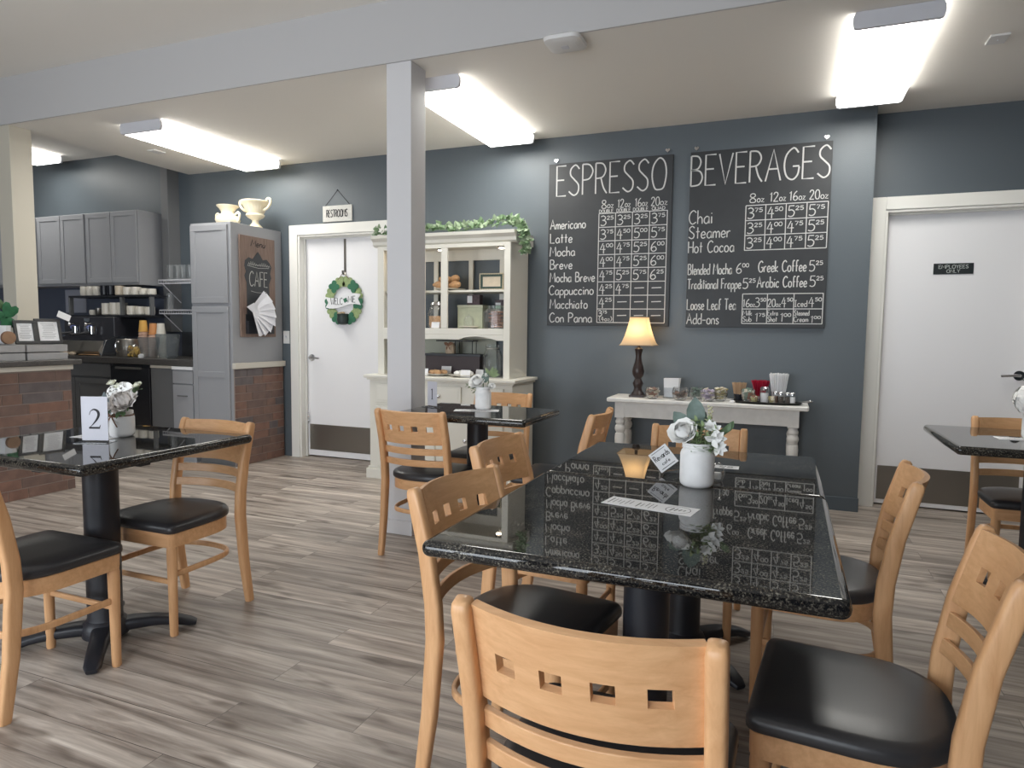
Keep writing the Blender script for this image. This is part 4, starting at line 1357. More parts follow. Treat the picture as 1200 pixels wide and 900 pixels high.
def cup_thing(label, x, y, r, h, cols, body=None, cat='bowl'):
    t = thing('packet_bowl', label, cat, (x, y, TT), 0)
    bm = NB(); P = [(r * .7, 0), (r * .8, .006), (r, h)]
    lathe(bm, P + [(q[0] - .003, q[1] + .004) for q in reversed(P)], 20, cap1=False); obj('glass_body', bm, body or M_glass, t)
    bm = NB(); rnd = random.Random(int(x * 999))
    for k in range(14):
        M = Matrix.Translation((rnd.uniform(-.5, .5) * r, rnd.uniform(-.4, .4) * r, h * rnd.uniform(.45, .9))) @ Euler((rnd.uniform(-.2, .2), rnd.uniform(-.2, .2), rnd.uniform(-.5, .5))).to_matrix().to_4x4()
        obox(bm, M, r * .8, .004, h * .6, rnd.randrange(len(cols)))
    c = obj('sugar_packets', bm, cols, t, smooth=0); c['kind'] = 'stuff'
cup_thing('square glass bowl of sugar packets on the oval tray', -.235, 5.075, .05, .085, [M_pk[0], M_pk[4], M_pk[3], M_paper])
cup_thing('small glass cup of tan packets at the front of the oval tray', -.19, 5.02, .034, .045, [M_pk[2], M_pk[3]])
cup_thing('tiny glass cup of cream packets in front of the sugar shaker', -.075, 5.01, .028, .045, [M_pk[0], M_pk[2]])
def shaker(label, x, y, r, h, fillm, group=None):
    t = thing('shaker', label, 'shaker', (x, y, TT), 0, group)
    bm = NB(); lathe(bm, [(r * .9, 0), (r, .005), (r, h * .7), (r * .9, h * .78)], 16, cap1=False); obj('glass_body', bm, M_glass, t)
    bm = NB(); lathe(bm, [(r * .86, .004), (r * .88, h * .6)], 14); obj('contents', bm, fillm, t)
    bm = NB(); lathe(bm, [(r * .95, h * .76), (r * .95, h * .9), (r * .6, h)], 16); obj('lid', bm, M_chrome, t)
shaker('tall glass sugar shaker with chrome lid on the oval tray', -.125, 5.07, .031, .115, M_paper)
for k, (x, y, c, lb) in enumerate(((-.05, 5.085, M_tea[0], 'small spice shaker directly right of the tall sugar shaker'), (-.015, 5.06, M_tea[1], 'dark spice shaker in the middle of the row on the tray'), (.028, 5.06, M_tea[1], 'dark spice shaker beside the white shaker on the tray'), (.06, 5.05, M_paper, 'white-filled shaker at the right end of the tray'))):
    shaker(lb, x, y, .019, .082, c, 'spice shakers on the oval tray')
t = thing('crumpled_wrapper', 'crumpled white wrapper between the bowls and the tray', 'wrapper', (-.335, 5.0, TZ))
bm = NB(); ball(bm, (0, 0, .011), (.02, .014, .011), 8)
for v in bm.verts:
    v.co += Vector((random.uniform(-1, 1), random.uniform(-1, 1), random.uniform(-.5, .5))) * .004
obj('wrapper', bm, M_paper, t, smooth=0)

# ---------------------------------------------------------------- white hutch
HX0, HX1, HY0, HY1 = -3.30, -1.93, 4.83, 5.33
t = hutch = thing('hutch', 'tall white display hutch with open upper shelves behind the column', 'hutch', (-2.615, 5.08, 0))
ox, oy = -2.615, 5.08
def hb(bm, x0, x1, y0, y1, z0, z1):
    box(bm, x0 - ox, x1 - ox, y0 - oy, y1 - oy, z0, z1)
bm = NB(); hb(bm, HX0 + .03, HX1 - .03, HY0 + .03, HY1, .09, .845); obj('base_cabinet', bm, M_hutch, t, bevel=.003)
bm = NB(); hb(bm, HX0 + .005, HX1 - .005, HY0 + .005, HY1, 0, .085); hb(bm, HX0 + .018, HX1 - .018, HY0 + .018, HY1, .085, .105); obj('plinth', bm, M_hutch, t, bevel=.004)
bm = NB(); hb(bm, HX0 + .01, HX1 - .01, HY0 + .01, HY1, .845, .862); hb(bm, HX0 - .01, HX1 + .01, HY0 - .01, HY1, .862, .888); obj('worktop', bm, M_hutch, t, bevel=.006, seg=3)
def knob(parent, x, y, z):
    bm = NB(); sweep(bm, [(x - ox, y - oy, z), (x - ox, y - .02 - oy, z)], circ(.006, 10)); ball(bm, (x - ox, y - .028 - oy, z), (.018, .012, .018), 12)
    obj('knob', bm, M_glass if False else M_chrome, parent)
for (x0, x1) in ((HX0 + .1, HX0 + .48), (HX0 + .52, HX1 - .47), (HX1 - .43, HX1 - .1)):
    bm = NB(); hb(bm, x0, x1, HY0 + .012, HY0 + .03, .655, .815); hb(bm, x0 + .02, x1 - .02, HY0 + .008, HY0 + .013, .675, .795)
    d = obj('drawer', bm, M_hutch, t, bevel=.003); knob(d, (x0 + x1) / 2, HY0 + .012, .735)
dx = [HX0 + .1, HX0 + .38, HX0 + .665, HX0 + .71, HX1 - .38, HX1 - .1]
for i, (x0, x1) in enumerate(((dx[0], dx[1] - .01), (dx[1] + .0, dx[2]), (dx[3], dx[4] - .01), (dx[4], dx[5]))):
    bm = NB(); hb(bm, x0, x1, HY0 + .012, HY0 + .03, .125, .625)
    for (a, b, c, e) in ((x0, x1, .125, .175), (x0, x1, .575, .625), (x0, x0 + .045, .175, .575), (x1 - .045, x1, .175, .575)):
        hb(bm, a, b, HY0 + .005, HY0 + .013, c, e)
    d = obj('cupboard_door', bm, M_hutch, t, bevel=.002); knob(d, x1 - .025 if i % 2 == 0 else x0 + .025, HY0 + .006, .385)
UY0, UX0, UX1 = 4.96, -3.24, -2.02
bm = NB()
for x in (UX0, UX1 - .025):
    bm = NB(); hb(bm, x, x + .025, UY0, HY1, .888, 1.96); obj('side_panel', bm, M_hutch, t, bevel=.002)
bm = NB(); hb(bm, UX0, UX1, UY0, HY1, 1.96, 1.985); obj('top_board', bm, M_hutch, t)
bm = NB()
prof = [(UY0 - oy, 1.965), (UY0 - .02 - oy, 1.98), (UY0 - .025 - oy, 2.005), (UY0 - .055 - oy, 2.03), (UY0 - .06 - oy, 2.055), (HY1 - oy, 2.055), (HY1 - oy, 1.965)]
prism(bm, prof, 'x', UX0 - ox - .045, UX1 - ox + .045)
obj('crown_moulding', bm, M_hutch, t, smooth=30)
bm = NB()      # front frame of the display part
hb(bm, UX0, UX0 + .06, UY0 - .02, UY0, .888, 1.965); hb(bm, UX1 - .055, UX1, UY0 - .02, UY0, .888, 1.965)
hb(bm, UX0 + .06, UX1 - .055, UY0 - .02, UY0, 1.935, 1.965); hb(bm, UX0 + .06, UX1 - .055, UY0 - .02, UY0, 1.235, 1.285)
for x in (-2.845, -2.635):
    hb(bm, x, x + .06, UY0 - .02, UY0, 1.285, 1.935)
obj('front_frame', bm, M_hutch, t, bevel=.003)
bm = NB()      # scalloped valance
pts = [(UX0 + .06 - ox, 1.235), (UX0 + .06 - ox, 1.19), (UX0 + .14 - ox, 1.19)]
n = 24
xa, xb = UX0 + .14 - ox, UX1 - .14 - ox
for k in range(n + 1):
    u = k / n
    x = xa + (xb - xa) * u
    z = 1.2 + .022 * abs(math.cos(PI * (u - .5) * 3)) - (.025 if .3 < u < .7 else 0) * math.cos(PI * (u - .5) / .4)
    pts.append((x, z))
pts += [(UX1 - .11 - ox, 1.19), (UX1 - .055 - ox, 1.19), (UX1 - .055 - ox, 1.235)]
prism(bm, pts, 'y', UY0 - .02 - oy, UY0 - oy)
obj('valance', bm, M_hutch, t)
bm = NB(); hb(bm, UX0 + .025, UX1 - .025, UY0, HY1 - .02, 1.262, 1.285); obj('lower_shelf', bm, M_hutch, t)
bm = NB(); hb(bm, UX0 + .025, UX1 - .025, UY0 + .06, HY1 - .02, 1.583, 1.6); obj('upper_shelf', bm, M_hutch, t)
bm = NB()      # open back frame
hb(bm, UX0 + .025, UX1 - .025, HY1 - .02, HY1, 1.87, 1.96)
for x in (UX0 + .025, -2.9, -2.56, -2.27, UX1 - .065):
    hb(bm, x, x + .04, HY1 - .02, HY1, 1.285, 1.87)
hb(bm, UX0 + .025, UX1 - .025, HY1 - .02, HY1, 1.2, 1.285)
obj('back_frame', bm, M_hutch, t)
bm = NB(); hb(bm, UX0 + .025, -2.3, HY1 - .012, HY1 - .004, .888, 1.2); obj('back_panel', bm, mat('pale_sage_panel', S(170, 172, 158), .5), t)
M_puck = mat('puck_light', (1, .9, .75, 1), .4, emit=((1, .82, .6, 1), 22))
for k, (x, lb) in enumerate(((-2.68, 'small lit puck lamp under the hutch top, near the column'), (-2.135, 'small lit puck lamp under the hutch top at the right end'), (-3.1, 'small lit puck lamp under the hutch top at the left end'))):
    p = thing('puck_lamp', lb, 'lamp', (x, 5.03, 1.96), 0, 'puck lamps in the hutch')
    bm = NB(); lathe(bm, [(.032, 0), (.034, -.012), (.032, -.028), (.026, -.03)], 20); obj('housing', bm, M_black, p)
    bm = NB(); lathe(bm, [(.025, -.0302), (.02, -.036), (.001, -.038)], 16); obj('bulb', bm, M_puck, p)
# hutch contents
M_bread = mat('croissant_crust', S(206, 164, 122), .6, noise=(30, .75, 1.15))
def plate_thing(label, x, y, z, r, ped=0, name='cake_stand'):
    t = thing(name, label, 'plate', (x, y, z), 0)
    bm = NB()
    P = [(r * .55, 0), (r * .5, .004), (.012, .012), (.012, ped)] if ped else [(r * .5, 0), (r * .5, .004)]
    lathe(bm, P + [(r * .6, ped + .004), (r, ped + .014), (r, ped + .018), (r * .6, ped + .01), (.001, ped + .009)], 28); obj('plate', bm, M_glass if ped else M_cer, t)
    return t
def croissant(label, x, y, z, rz, rx=0, group='croissants in the hutch'):
    bm = NB()
    pts, sc = [], []
    for k in range(13):
        a = PI * (.12 + .76 * k / 12)
        pts.append((.07 * math.cos(a), .045 * math.sin(a) - .03, 0))
        s_ = math.sin(PI * (k + .7) / 13.4) * (1 + .12 * (k % 2))
        sc.append((s_, s_))
    sweep(bm, pts, circ(.03, 12), side=(0, 0, 1), scale=sc)
    o = obj('croissant', bm, M_bread, None, loc=(x, y, z), rot=(rx, 0, rz), smooth=60)
    tag(o, label, 'pastry', group)
plate_thing('glass pedestal plate of croissants on the upper left of the hutch', -2.66, 5.16, 1.601, .13, .0, 'serving_plate')
zc_ = 1.62
for k, (dx_, dy_, dz_, a, lb) in enumerate(((-.07, -.05, .03, .3, 'croissant at the left front of the hutch plate'), (-.02, .03, .03, 1.2, 'croissant at the back of the hutch plate'), (.06, -.05, .03, -.4, 'croissant at the right front of the hutch plate'), (-.03, -.03, .075, .8, 'croissant on top left of the pastry pile in the hutch'), (.04, -.02, .08, -.6, 'topmost croissant right of the hutch post'))):
    croissant(lb, -2.65 + dx_, 5.15 + dy_, zc_ + dz_, a, .2)
t = thing('picture_frame', 'small beaded green picture frame on the upper hutch shelf', 'picture frame', (-2.262, 5.12, 1.607))
bm = NB()
for (x0, x1, z0, z1) in ((-.105, .105, 0, .024), (-.105, .105, .106, .13), (-.105, -.08, .024, .106), (.08, .105, .024, .106)):
    box(bm, x0, x1, 0, .016, z0, z1)
obj('frame', bm, mat('dark_green_frame', S(52, 72, 62), .4), t, bevel=.002)
bm = NB()
for k in range(18):
    for z in (.002, .128):
        ball(bm, (-.102 + .012 * k, 0, z), .006, 6)
for k in range(10):
    for x in (-.103, .103):
        ball(bm, (x, 0, .012 + .0118 * k), .006, 6)
obj('bead_edging', bm, mat('cream_beads', S(206, 194, 170), .4), t)
bm = NB(); box(bm, -.082, .082, .006, .012, .022, .108); obj('picture', bm, mat('pale_print', S(220, 206, 186), .7, noise=(22, .9, 1.05)), t)
bm = NB(); lathe(bm, [(.018, 0), (.014, .01), (.012, .1), (.017, .115), (.012, .13)], 12); o = obj('candle_stick', bm, mat('ivory_wax', S(214, 196, 166), .5), None, loc=(-2.135, 5.12, 1.6005)); tag(o, 'short ivory candle beside the green picture frame', 'candle')
M_jam = mat('dark_jam_box', S(72, 54, 58), .5, noise=(40, .6, 1.5))
def carton(label, x, y, z, wd, h, rz):
    t = thing('small_carton', label, 'box', (x, y, z), rz, 'small dark cartons in the hutch')
    bm = NB(); box(bm, -wd / 2, wd / 2, -.03, .03, 0, h); obj('carton_body', bm, M_jam, t, bevel=.002)
    bm = NB(); box(bm, -wd * .45, -wd * .08, -.032, -.0301, h * .2, h * .9); obj('paper_label', bm, M_paper, t)
t = thing('cake_box', 'pale green patterned box carrying the small dark carton in the hutch', 'box', (-2.45, 5.17, 1.286))
bm = NB(); box(bm, -.115, .115, -.06, .06, 0, .175); obj('box_body', bm, mat('sage_card', S(186, 190, 164), .6, noise=(26, .9, 1.06)), t, bevel=.003)
bm = NB(); box(bm, -.118, .118, -.063, .063, .175, .195); obj('box_lid', bm, mat('sage_card_lid', S(196, 198, 176), .6), t, bevel=.003)
carton('small dark carton with a white label on the pale green box', -2.425, 5.15, 1.4815, .12, .085, .0)
t = thing('cookie_jar', 'square glass jar of brown cookies at the right of the hutch', 'jar', (-2.2, 5.09, 1.286))
bm = NB(); loops(bm, [[(u, v, z) for u, v in rr(2 * h, 2 * h, .03, 4)] for h, z in ((.08, 0), (.088, .006), (.088, .14), (.07, .16), (.066, .16), (.084, .138), (.084, .01))], True, False); obj('glass_body', bm, M_glass, t)
bm = NB(); lathe(bm, [(.068, .16), (.074, .166), (.074, .186), (.05, .19)], 24); obj('lid', bm, M_glassg, t)
M_cook = mat('cookie', S(168, 112, 84), .7, noise=(40, .7, 1.2))
for k in range(9):
    bm = NB(); lathe(bm, [(.046, 0), (.054, .004), (.05, .011), (.02, .014)], 16)
    o = obj('cookie', bm, M_cook, None, loc=(-2.2 + random.uniform(-.018, .018), 5.09 + random.uniform(-.012, .012), 1.296 + .0148 * k)); tag(o, 'brown cookie stacked in the square glass jar', 'cookie', 'cookies in the jar')
carton('small dark carton with a white label behind the cookie jar', -2.2, 5.22, 1.286, .12, .24, .1)
plate_thing('white footed dish standing in front of the pale green box', -2.42, 5.03, 1.286, .085, 0.0, 'footed_dish')
bm = NB(); lathe(bm, [(.04, 0), (.042, .01), (.042, .05), (.032, .075), (.012, .085), (.008, .1)], 20); o = obj('glass_dome', bm, M_glass, None, loc=(-2.42, 5.03, 1.304)); tag(o, 'small glass dome on the white footed dish', 'dome')
t = thing('glass_canister', 'round glass canister with chrome lid beside the hutch post', 'jar', (-2.72, 5.06, 1.286))
bm = NB(); lathe(bm, [(.07, 0), (.085, .02), (.09, .12), (.075, .17), (.06, .185)], 24, cap1=False); obj('glass_body', bm, M_glass, t)
bm = NB(); lathe(bm, [(.062, .185), (.07, .195), (.06, .215), (.02, .225)], 24); obj('lid', bm, M_chrome, t)
bm = NB(); lathe(bm, [(.066, .006), (.078, .03), (.08, .1)], 20); obj('biscuits', bm, M_bread, t)
def mini_card(label, x, y, z, rz, wd=.07, h=.05):
    bm = NB(); obox(bm, Matrix.Translation((0, 0, h / 2)) @ Euler((-.25, 0, 0)).to_matrix().to_4x4(), wd, .002, h)
    o = obj('price_card', bm, M_paper, None, loc=(x, y, z), rot=(0, 0, rz), smooth=0); tag(o, label, 'card', 'price cards in the hutch')
mini_card('white price card tilted before the glass canister', -2.7, 4.975, 1.287, .2)
# lower bay
t = thing('tray_riser', 'dark two-step riser with a wire rack in the lower hutch bay', 'riser', (-2.6, 5.22, .889))
bm = NB(); box(bm, -.3, .22, -.06, .07, 0, .16); obj('riser_box', bm, mat('dark_brown_board', S(74, 62, 64), .5), t, bevel=.003)
bm = NB(); box(bm, -.31, .23, -.07, .08, .16, .18); obj('slate_shelf', bm, mat('slate', S(58, 60, 66), .4), t, bevel=.002)
bm = NB()
for x in (-.02, .14):
    tube(bm, [(x, -.04, .181), (x, -.04, .285)], .0035, 6); tube(bm, [(x, .04, .181), (x, .04, .285)], .0035, 6)
box(bm, -.2, .15, -.05, .05, .285, .295)
obj('wire_rack', bm, M_black, t)
t = thing('wrapped_jar', 'little glass jar tied with a twine bow on the dark riser', 'jar', (-2.66, 5.17, 1.07))
bm = NB(); lathe(bm, [(.038, 0), (.045, .01), (.045, .06), (.036, .08), (.036, .09)], 18); obj('jar_body', bm, mat('honey_jar', S(186, 168, 148), .3), t)
bm = NB()
for s_ in (-1, 1):
    leaf(bm, (0, -.04, .078), (s_, -.2, .35), .045, .03, (0, -1, 0), .2); leaf(bm, (0, -.04, .078), (s_ * .4, -.2, -1), .05, .014, (0, -1, 0), .1)
obj('twine_bow', bm, M_twine, t)
def big_jar(label, x, y, r, h):
    t = thing('glass_jar', label, 'jar', (x, y, .889), 0, 'empty glass jars in the hutch')
    bm = NB(); lathe(bm, [(r * .9, 0), (r, .02), (r, h * .65), (r * .8, h * .8), (r * .7, h * .84), (r * .7, h * .9), (r * .76, h * .9), (r * .76, h), (r * .2, h)], 24); obj('glass_body', bm, glass_mat('grey_glass', (.86, .88, .88, 1), .1), t)
    bm = NB(); tube(bm, [(r * .74 * math.cos(2 * PI * k / 24), r * .74 * math.sin(2 * PI * k / 24), h * .87) for k in range(24)], .004, 6, closed=True); obj('wire_bail', bm, M_chrome, t)
big_jar('large clip-top glass jar in the lower hutch bay', -2.235, 5.1, .08, .27)
big_jar('second glass jar half behind the right post of the hutch', -2.1, 5.17, .05, .25)
for k, (x, y, r, lb, fm) in enumerate(((-2.7, 5.03, .11, 'white plate of filled pastries left in the lower hutch bay', M_bread), (-2.45, 5.0, .12, 'white plate of powdered cookies right in the lower hutch bay', M_petal))):
    plate_thing(lb, x, y, .889, r, 0, 'serving_plate')
    for j in range(5):
        bm = NB(); ball(bm, (0, 0, .018), (.032, .026, .018), 10)
        for v in bm.verts:
            v.co += Vector((random.uniform(-1, 1), random.uniform(-1, 1), random.uniform(-1, 1))) * .003
        a = j * 1.26
        o = obj('pastry' if k == 0 else 'powdered_cookie', bm, fm, None, loc=(x + .055 * math.cos(a), y + .05 * math.sin(a), .901)); tag(o, ('golden pastry on the left plate of the lower hutch bay' if k == 0 else 'white powdered cookie on the right plate of the lower hutch bay'), 'pastry', 'pastries on the left plate' if k == 0 else 'cookies on the right plate')
mini_card('white price card behind the left pastry plate', -2.68, 5.13, .889, .1, .09, .075)
mini_card('white price card standing in front of the powdered cookies', -2.4, 4.93, .889, .15, .08, .06)
mini_card('white price card at the far left of the lower hutch bay', -2.79, 4.95, .889, .3, .06, .06)
mini_card('tilted white price card behind the powdered cookies', -2.34, 5.07, .889, -.4, .09, .06)
# ivy on the hutch top
t = thing('ivy_garland', 'green ivy garland trailing along the top of the white hutch', 'garland', (-2.6, 5.1, 2.057))
bm = NB(); bl = NB(); bp_ = NB()
rnd = random.Random(5)
path = smooth_path([(-.72, -.08, .03), (-.5, -.06, .015), (-.3, -.1, .02), (-.1, -.08, .04), (.1, -.1, .02), (.3, -.1, .04), (.5, -.06, .06), (.62, -.1, .04), (.675, -.12, -.02), (.69, -.1, -.12), (.68, -.1, -.17)], 8)
tube(bm, path, .003, 6)
obj('vine', bm, M_leaf, t)
def ivy_leaf(b, p, d, up, s_):
    d = Vector(d).normalized(); p = Vector(p)
    sd = d.cross(Vector(up)).normalized()
    shape = [(0, 0), (.35, -.1), (.55, .25), (.3, .45), (.28, .7), (0, 1.05), (-.28, .7), (-.3, .45), (-.55, .25), (-.35, -.1)]
    nn = sd.cross(d)
    vs = [b.verts.new(p + sd * u * s_ + d * v * s_ - nn * (abs(u) * .25 + v * v * .15) * s_) for u, v in shape]
    b.faces.new(vs)
for i, p in enumerate(path):
    k = 2
    if -0.35 < p.x < .55 or p.x > .5:
        k += 2
    for j in range(k):
        d = Vector((rnd.uniform(-1, 1), rnd.uniform(-.9, .3), rnd.uniform(-.15, 1)))
        if p.x > .66:
            d.z = rnd.uniform(-1, .4)
        z_ = max(p.z, 0) if p.x < .62 else p.z
        ivy_leaf(bl if rnd.random() < .55 else bp_, Vector((p.x, p.y, z_ + rnd.uniform(0, .04))) + d * .015, d, (rnd.uniform(-.3, .3), -1, .6), rnd.uniform(.032, .052))
for k in range(3):
    ivy_leaf(bl, (-.27 + .05 * k, -.19, .0), (rnd.uniform(-.3, .3), -.25, -1), (0, -1, 0), .065 - .01 * k)
obj('dark_leaf', bl, M_leaf, t, smooth=0); obj('pale_leaf', bp_, mat('ivy_pale', S(140, 158, 128), .5, noise=(40, .8, 1.25)), t, smooth=0)
t = thing('white_blossoms', 'spray of white blossoms on the hutch top left of the column', 'flowers', (-3.2, 5.03, 2.057))
bm = NB()
for k in range(5):
    rose(bm, (random.uniform(-.05, .06), random.uniform(-.05, .02), .03 + random.uniform(0, .05)), .022, (.6, 0, 0), 3)
obj('blossom', bm, M_petal, t, smooth=60)
bm = NB()
for k in range(12):
    ivy_leaf(bm, (random.uniform(-.07, .08), random.uniform(-.05, .02), .02 + random.uniform(0, .06)), (random.uniform(-1, 1), -.4, random.uniform(-.2, 1)), (0, -1, .4), .045)
obj('dark_leaf', bm, M_leaf, t, smooth=0)

# ---------------------------------------------------------------- tall cabinet with the menu sign
CX0, CX1, CY0, CY1 = -5.09, -4.615, 4.68, 5.35
t = thing('tall_cabinet', 'tall grey pantry cabinet left of the restroom door', 'cabinet', ((CX0 + CX1) / 2, (CY0 + CY1) / 2, 0))
ox, oy = (CX0 + CX1) / 2, (CY0 + CY1) / 2
bm = NB(); box(bm, CX0 - ox, CX1 - ox, CY0 + .02 - oy, CY1 - oy, .09, 2.21); obj('body', bm, M_gcab, t, bevel=.002)
bm = NB(); box(bm, CX0 + .02 - ox, CX1 - .02 - ox, CY0 + .06 - oy, CY1 - oy, 0, .09); obj('toe_kick', bm, M_gcab2, t)
def shaker_door(parent, x0, x1, z0, z1, y, m, rails=(), name='door', fw=.055):
    bm = NB()
    box(bm, x0, x1, y + .008, y + .018, z0, z1)
    for a, b, c, d in ((x0, x1, z0, z0 + fw), (x0, x1, z1 - fw, z1), (x0, x0 + fw, z0 + fw, z1 - fw), (x1 - fw, x1, z0 + fw, z1 - fw)):
        box(bm, a, b, y, y + .0085, c, d)
    for r in rails:
        box(bm, x0 + fw, x1 - fw, y, y + .0085, r - fw / 2, r + fw / 2)
    return obj(name, bm, m, parent, bevel=.003)
shaker_door(t, CX0 + .012 - ox, CX1 - .03 - ox, 1.49, 2.19, CY0 - oy, M_gcab)
shaker_door(t, CX0 + .012 - ox, CX1 - .03 - ox, .11, 1.46, CY0 - oy, M_gcab, rails=(.84,))
def bricks(bm, X, y0, y1, z0, z1, rh, ln, th=.004, seed=1):
    rnd = random.Random(seed)
    z = z0
    r = 0
    while z < z1 - .01:
        zt = min(z + rh - .007, z1)
        y = y0 - rnd.uniform(0, ln * .8)
        while y < y1:
            L_ = ln * rnd.choice((1, 1.15, 1.3, 1.3, .6))
            a, b = max(y, y0), min(y + L_ - .007, y1)
            if b - a > .015:
                box(bm, X, X + th * rnd.uniform(.85, 1.1), a, b, z, zt, 1 + rnd.choice((0, 0, 0, 1, 1, 2, 2, 3)))
            y += L_
        z += rh
t = thing('brick_wainscot', 'brown brick wainscot with a pale cap on the side of the tall cabinet', 'wainscot', (CX1, 5.03, 0))
bm = NB(); box(bm, 0.001, .012, 4.70 - 5.03, 5.335 - 5.03, 0, .9)
bricks(bm, .012, 4.70 - 5.03, 5.335 - 5.03, 0.004, .893, .0745, .2, seed=4)
obj('brickwork', bm, [M_mortar] + M_brick, t, smooth=0)
bm = NB(); box(bm, .001, .04, 4.685 - 5.03, 5.345 - 5.03, .897, .95); obj('cap_moulding', bm, M_pale, t, bevel=.004)
# menu sign on its side
t = thing('cafe_sign', 'tall brown wooden CAFE menu sign on the side of the tall cabinet', 'sign', (CX1 + .002, 5.01, 1.185), H_)
# local: x along +Y of the world, y negative points away from the cabinet
M_sign = wood_mat('sign_plank', S(114, 93, 84), S(142, 120, 108), (20, 20, 1.5), .6)
bm = NB(); box(bm, -.225, .225, -.018, 0, 0, .925); obj('plank', bm, M_sign, t, bevel=.003)
bm = NB()
shape = [(-.15, .17), (.14, .17), (.14, .5), (.17, .56), (.155, .6), (.175, .66), (.15, .7), (.11, .73), (.06, .72), (.03, .76), (0, .79), (-.03, .76), (-.07, .72), (-.12, .73), (-.165, .7), (-.175, .65), (-.155, .6), (-.175, .56), (-.15, .5)]
prism(bm, shape, 'y', -.0205, -.018); obj('blackboard_shape', bm, mat('blackboard_paint', S(62, 64, 68), .6), t)
bm = NB()
O_ = Vector((0, -.0206, 0))
write(bm, 'CAFE', -.115, .115, .47, .135, .009, O_, U_, V_, N_)
ribbon(bm, [(-.1 + .01 * k, .425 - .012 * math.sin(PI * k / 20)) for k in range(21)], .004, O_, U_, V_, N_)
for k in range(12):
    a = -.13 + .0236 * k
    ribbon(bm, [(a, .66), (a + .012, .685 + .012 * math.sin(k)), (a + .022, .66)], .005, O_, U_, V_, N_)
ribbon(bm, [(-.14, .655), (0, .64), (.14, .65)], .004, O_, U_, V_, N_)
obj('chalk_lettering', bm, mat('faded_chalk', S(190, 190, 186), .8), t, smooth=0)
bm = NB(); write(bm, 'Menu', -.09, .09, .835, .06, .008, Vector((0, -.0182, 0)), U_, V_, N_, slant=.3); obj('script_lettering', bm, M_ink, t, smooth=0)
bm = NB(); box(bm, -.17, .17, -.05, -.022, .03, .15); box(bm, -.17, .17, -.022, -.018, .03, .21); obj('menu_pocket', bm, M_black, t, bevel=.003)
# fanned papers
t = thing('paper_fan', 'fanned bundle of white paper menus in the pocket of the CAFE sign', 'papers', (CX1 + .055, 5.0, 1.36), H_)
bm = NB()
for k in range(14):
    a = math.radians(42 - 9.2 * k)
    c, s_ = math.cos(a), math.sin(a)
    o0 = Vector((-.13, -.005 - .002 * k, .07))
    ln = .27 - .006 * abs(k - 7)
    d = Vector((c, -.1, s_))
    q = Vector((-s_, 0, c)) * .045
    tw = Vector((0, -.03, 0)) * (1 if k % 2 else .4)
    vs = [bm.verts.new(p) for p in (o0 - q * .35, o0 + d * ln - q + tw, o0 + d * ln + q, o0 + q * .35)]
    bm.faces.new(vs)
    v2 = [bm.verts.new(v.co + Vector((0, -.0015, 0))) for v in vs]
    bm.faces.new(v2)
loops(bm, [[(-.2, -.02, .1), (-.12, -.02, .045), (-.1, -.03, .075), (-.12, -.03, .14)], [(-.2, -.023, .1), (-.12, -.023, .045), (-.1, -.033, .075), (-.12, -.033, .14)]])
obj('sheets', bm, mat('paper_shade_white', S(232, 232, 238), .7), t, smooth=0, recalc=False)['kind'] = 'stuff'
# urns
def handle(bm, pts, r=.011):
    tube(bm, smooth_path(pts, 5), r, 8)
t = thing('urn', 'large cream two-handled fluted urn on top of the tall cabinet', 'urn', (-4.572, 5.0, 2.211))
t.location = (-4.70, 5.1, 2.211)
t.scale = (.82, .82, .82)
bm = NB()
lathe(bm, [(.078, 0), (.08, .012), (.06, .03), (.036, .06), (.034, .085), (.05, .1), (.085, .118), (.105, .14), (.102, .155), (.09, .162), (.1, .18, 1), (.118, .23, 1), (.142, .268, 1), (.15, .275), (.165, .29), (.168, .3), (.158, .305), (.14, .29), (.1, .2), (.03, .15)], 48, flute=.035, fl_n=24, cap1=True)
obj('urn_body', bm, M_urn, t, smooth=50)
for s_ in (-1, 1):
    bm = NB(); handle(bm, [(s_ * .13, 0, .2), (s_ * .185, 0, .225), (s_ * .222, 0, .275), (s_ * .218, 0, .315), (s_ * .185, 0, .325), (s_ * .165, 0, .3)], .015); obj('urn_handle', bm, M_urn, t)
t = thing('urn', 'small cream urn with curled handles nearer the cabinet front', 'urn', (-4.86, 4.92, 2.211))
bm = NB()
lathe(bm, [(.05, 0), (.06, .008), (.1, .03), (.112, .055), (.1, .085), (.075, .1), (.058, .115), (.056, .13), (.075, .16), (.095, .178), (.098, .188), (.085, .19), (.05, .14), (.02, .1)], 36)
obj('urn_body', bm, M_urn, t, smooth=50)
for s_ in (-1, 1):
    bm = NB(); handle(bm, [(s_ * .08, 0, .095), (s_ * .12, 0, .12), (s_ * .14, 0, .1), (s_ * .13, 0, .06), (s_ * .105, 0, .04)], .011); obj('urn_handle', bm, M_urn, t)

# ---------------------------------------------------------------- kitchen: upper cabinets
def upper(label, x0, x1, y0=5.03, z0=1.7, z1=2.46):
    t = thing('wall_cabinet', label, 'cabinet', ((x0 + x1) / 2, W - .01, z0), 0, 'grey kitchen wall cabinets')
    h = z1 - z0
    hw = (x1 - x0) / 2
    bm = NB(); box(bm, -hw, hw, y0 + .02 - W + .01, .008, 0, h); obj('body', bm, M_gcab, t, bevel=.002)
    shaker_door(t, -hw + .012, -.004, .025, h - .008, y0 - W + .01, M_gcab, fw=.05)
    shaker_door(t, .004, hw - .012, .025, h - .008, y0 - W + .01, M_gcab, fw=.05)
upper('grey wall cabinet at the right end, above the espresso machine', -6.945, -6.18)
upper('grey wall cabinet beside the beige column', -7.72, -6.95)
upper('grey wall cabinet at the extreme left, hidden by the beige column', -8.5, -7.725)
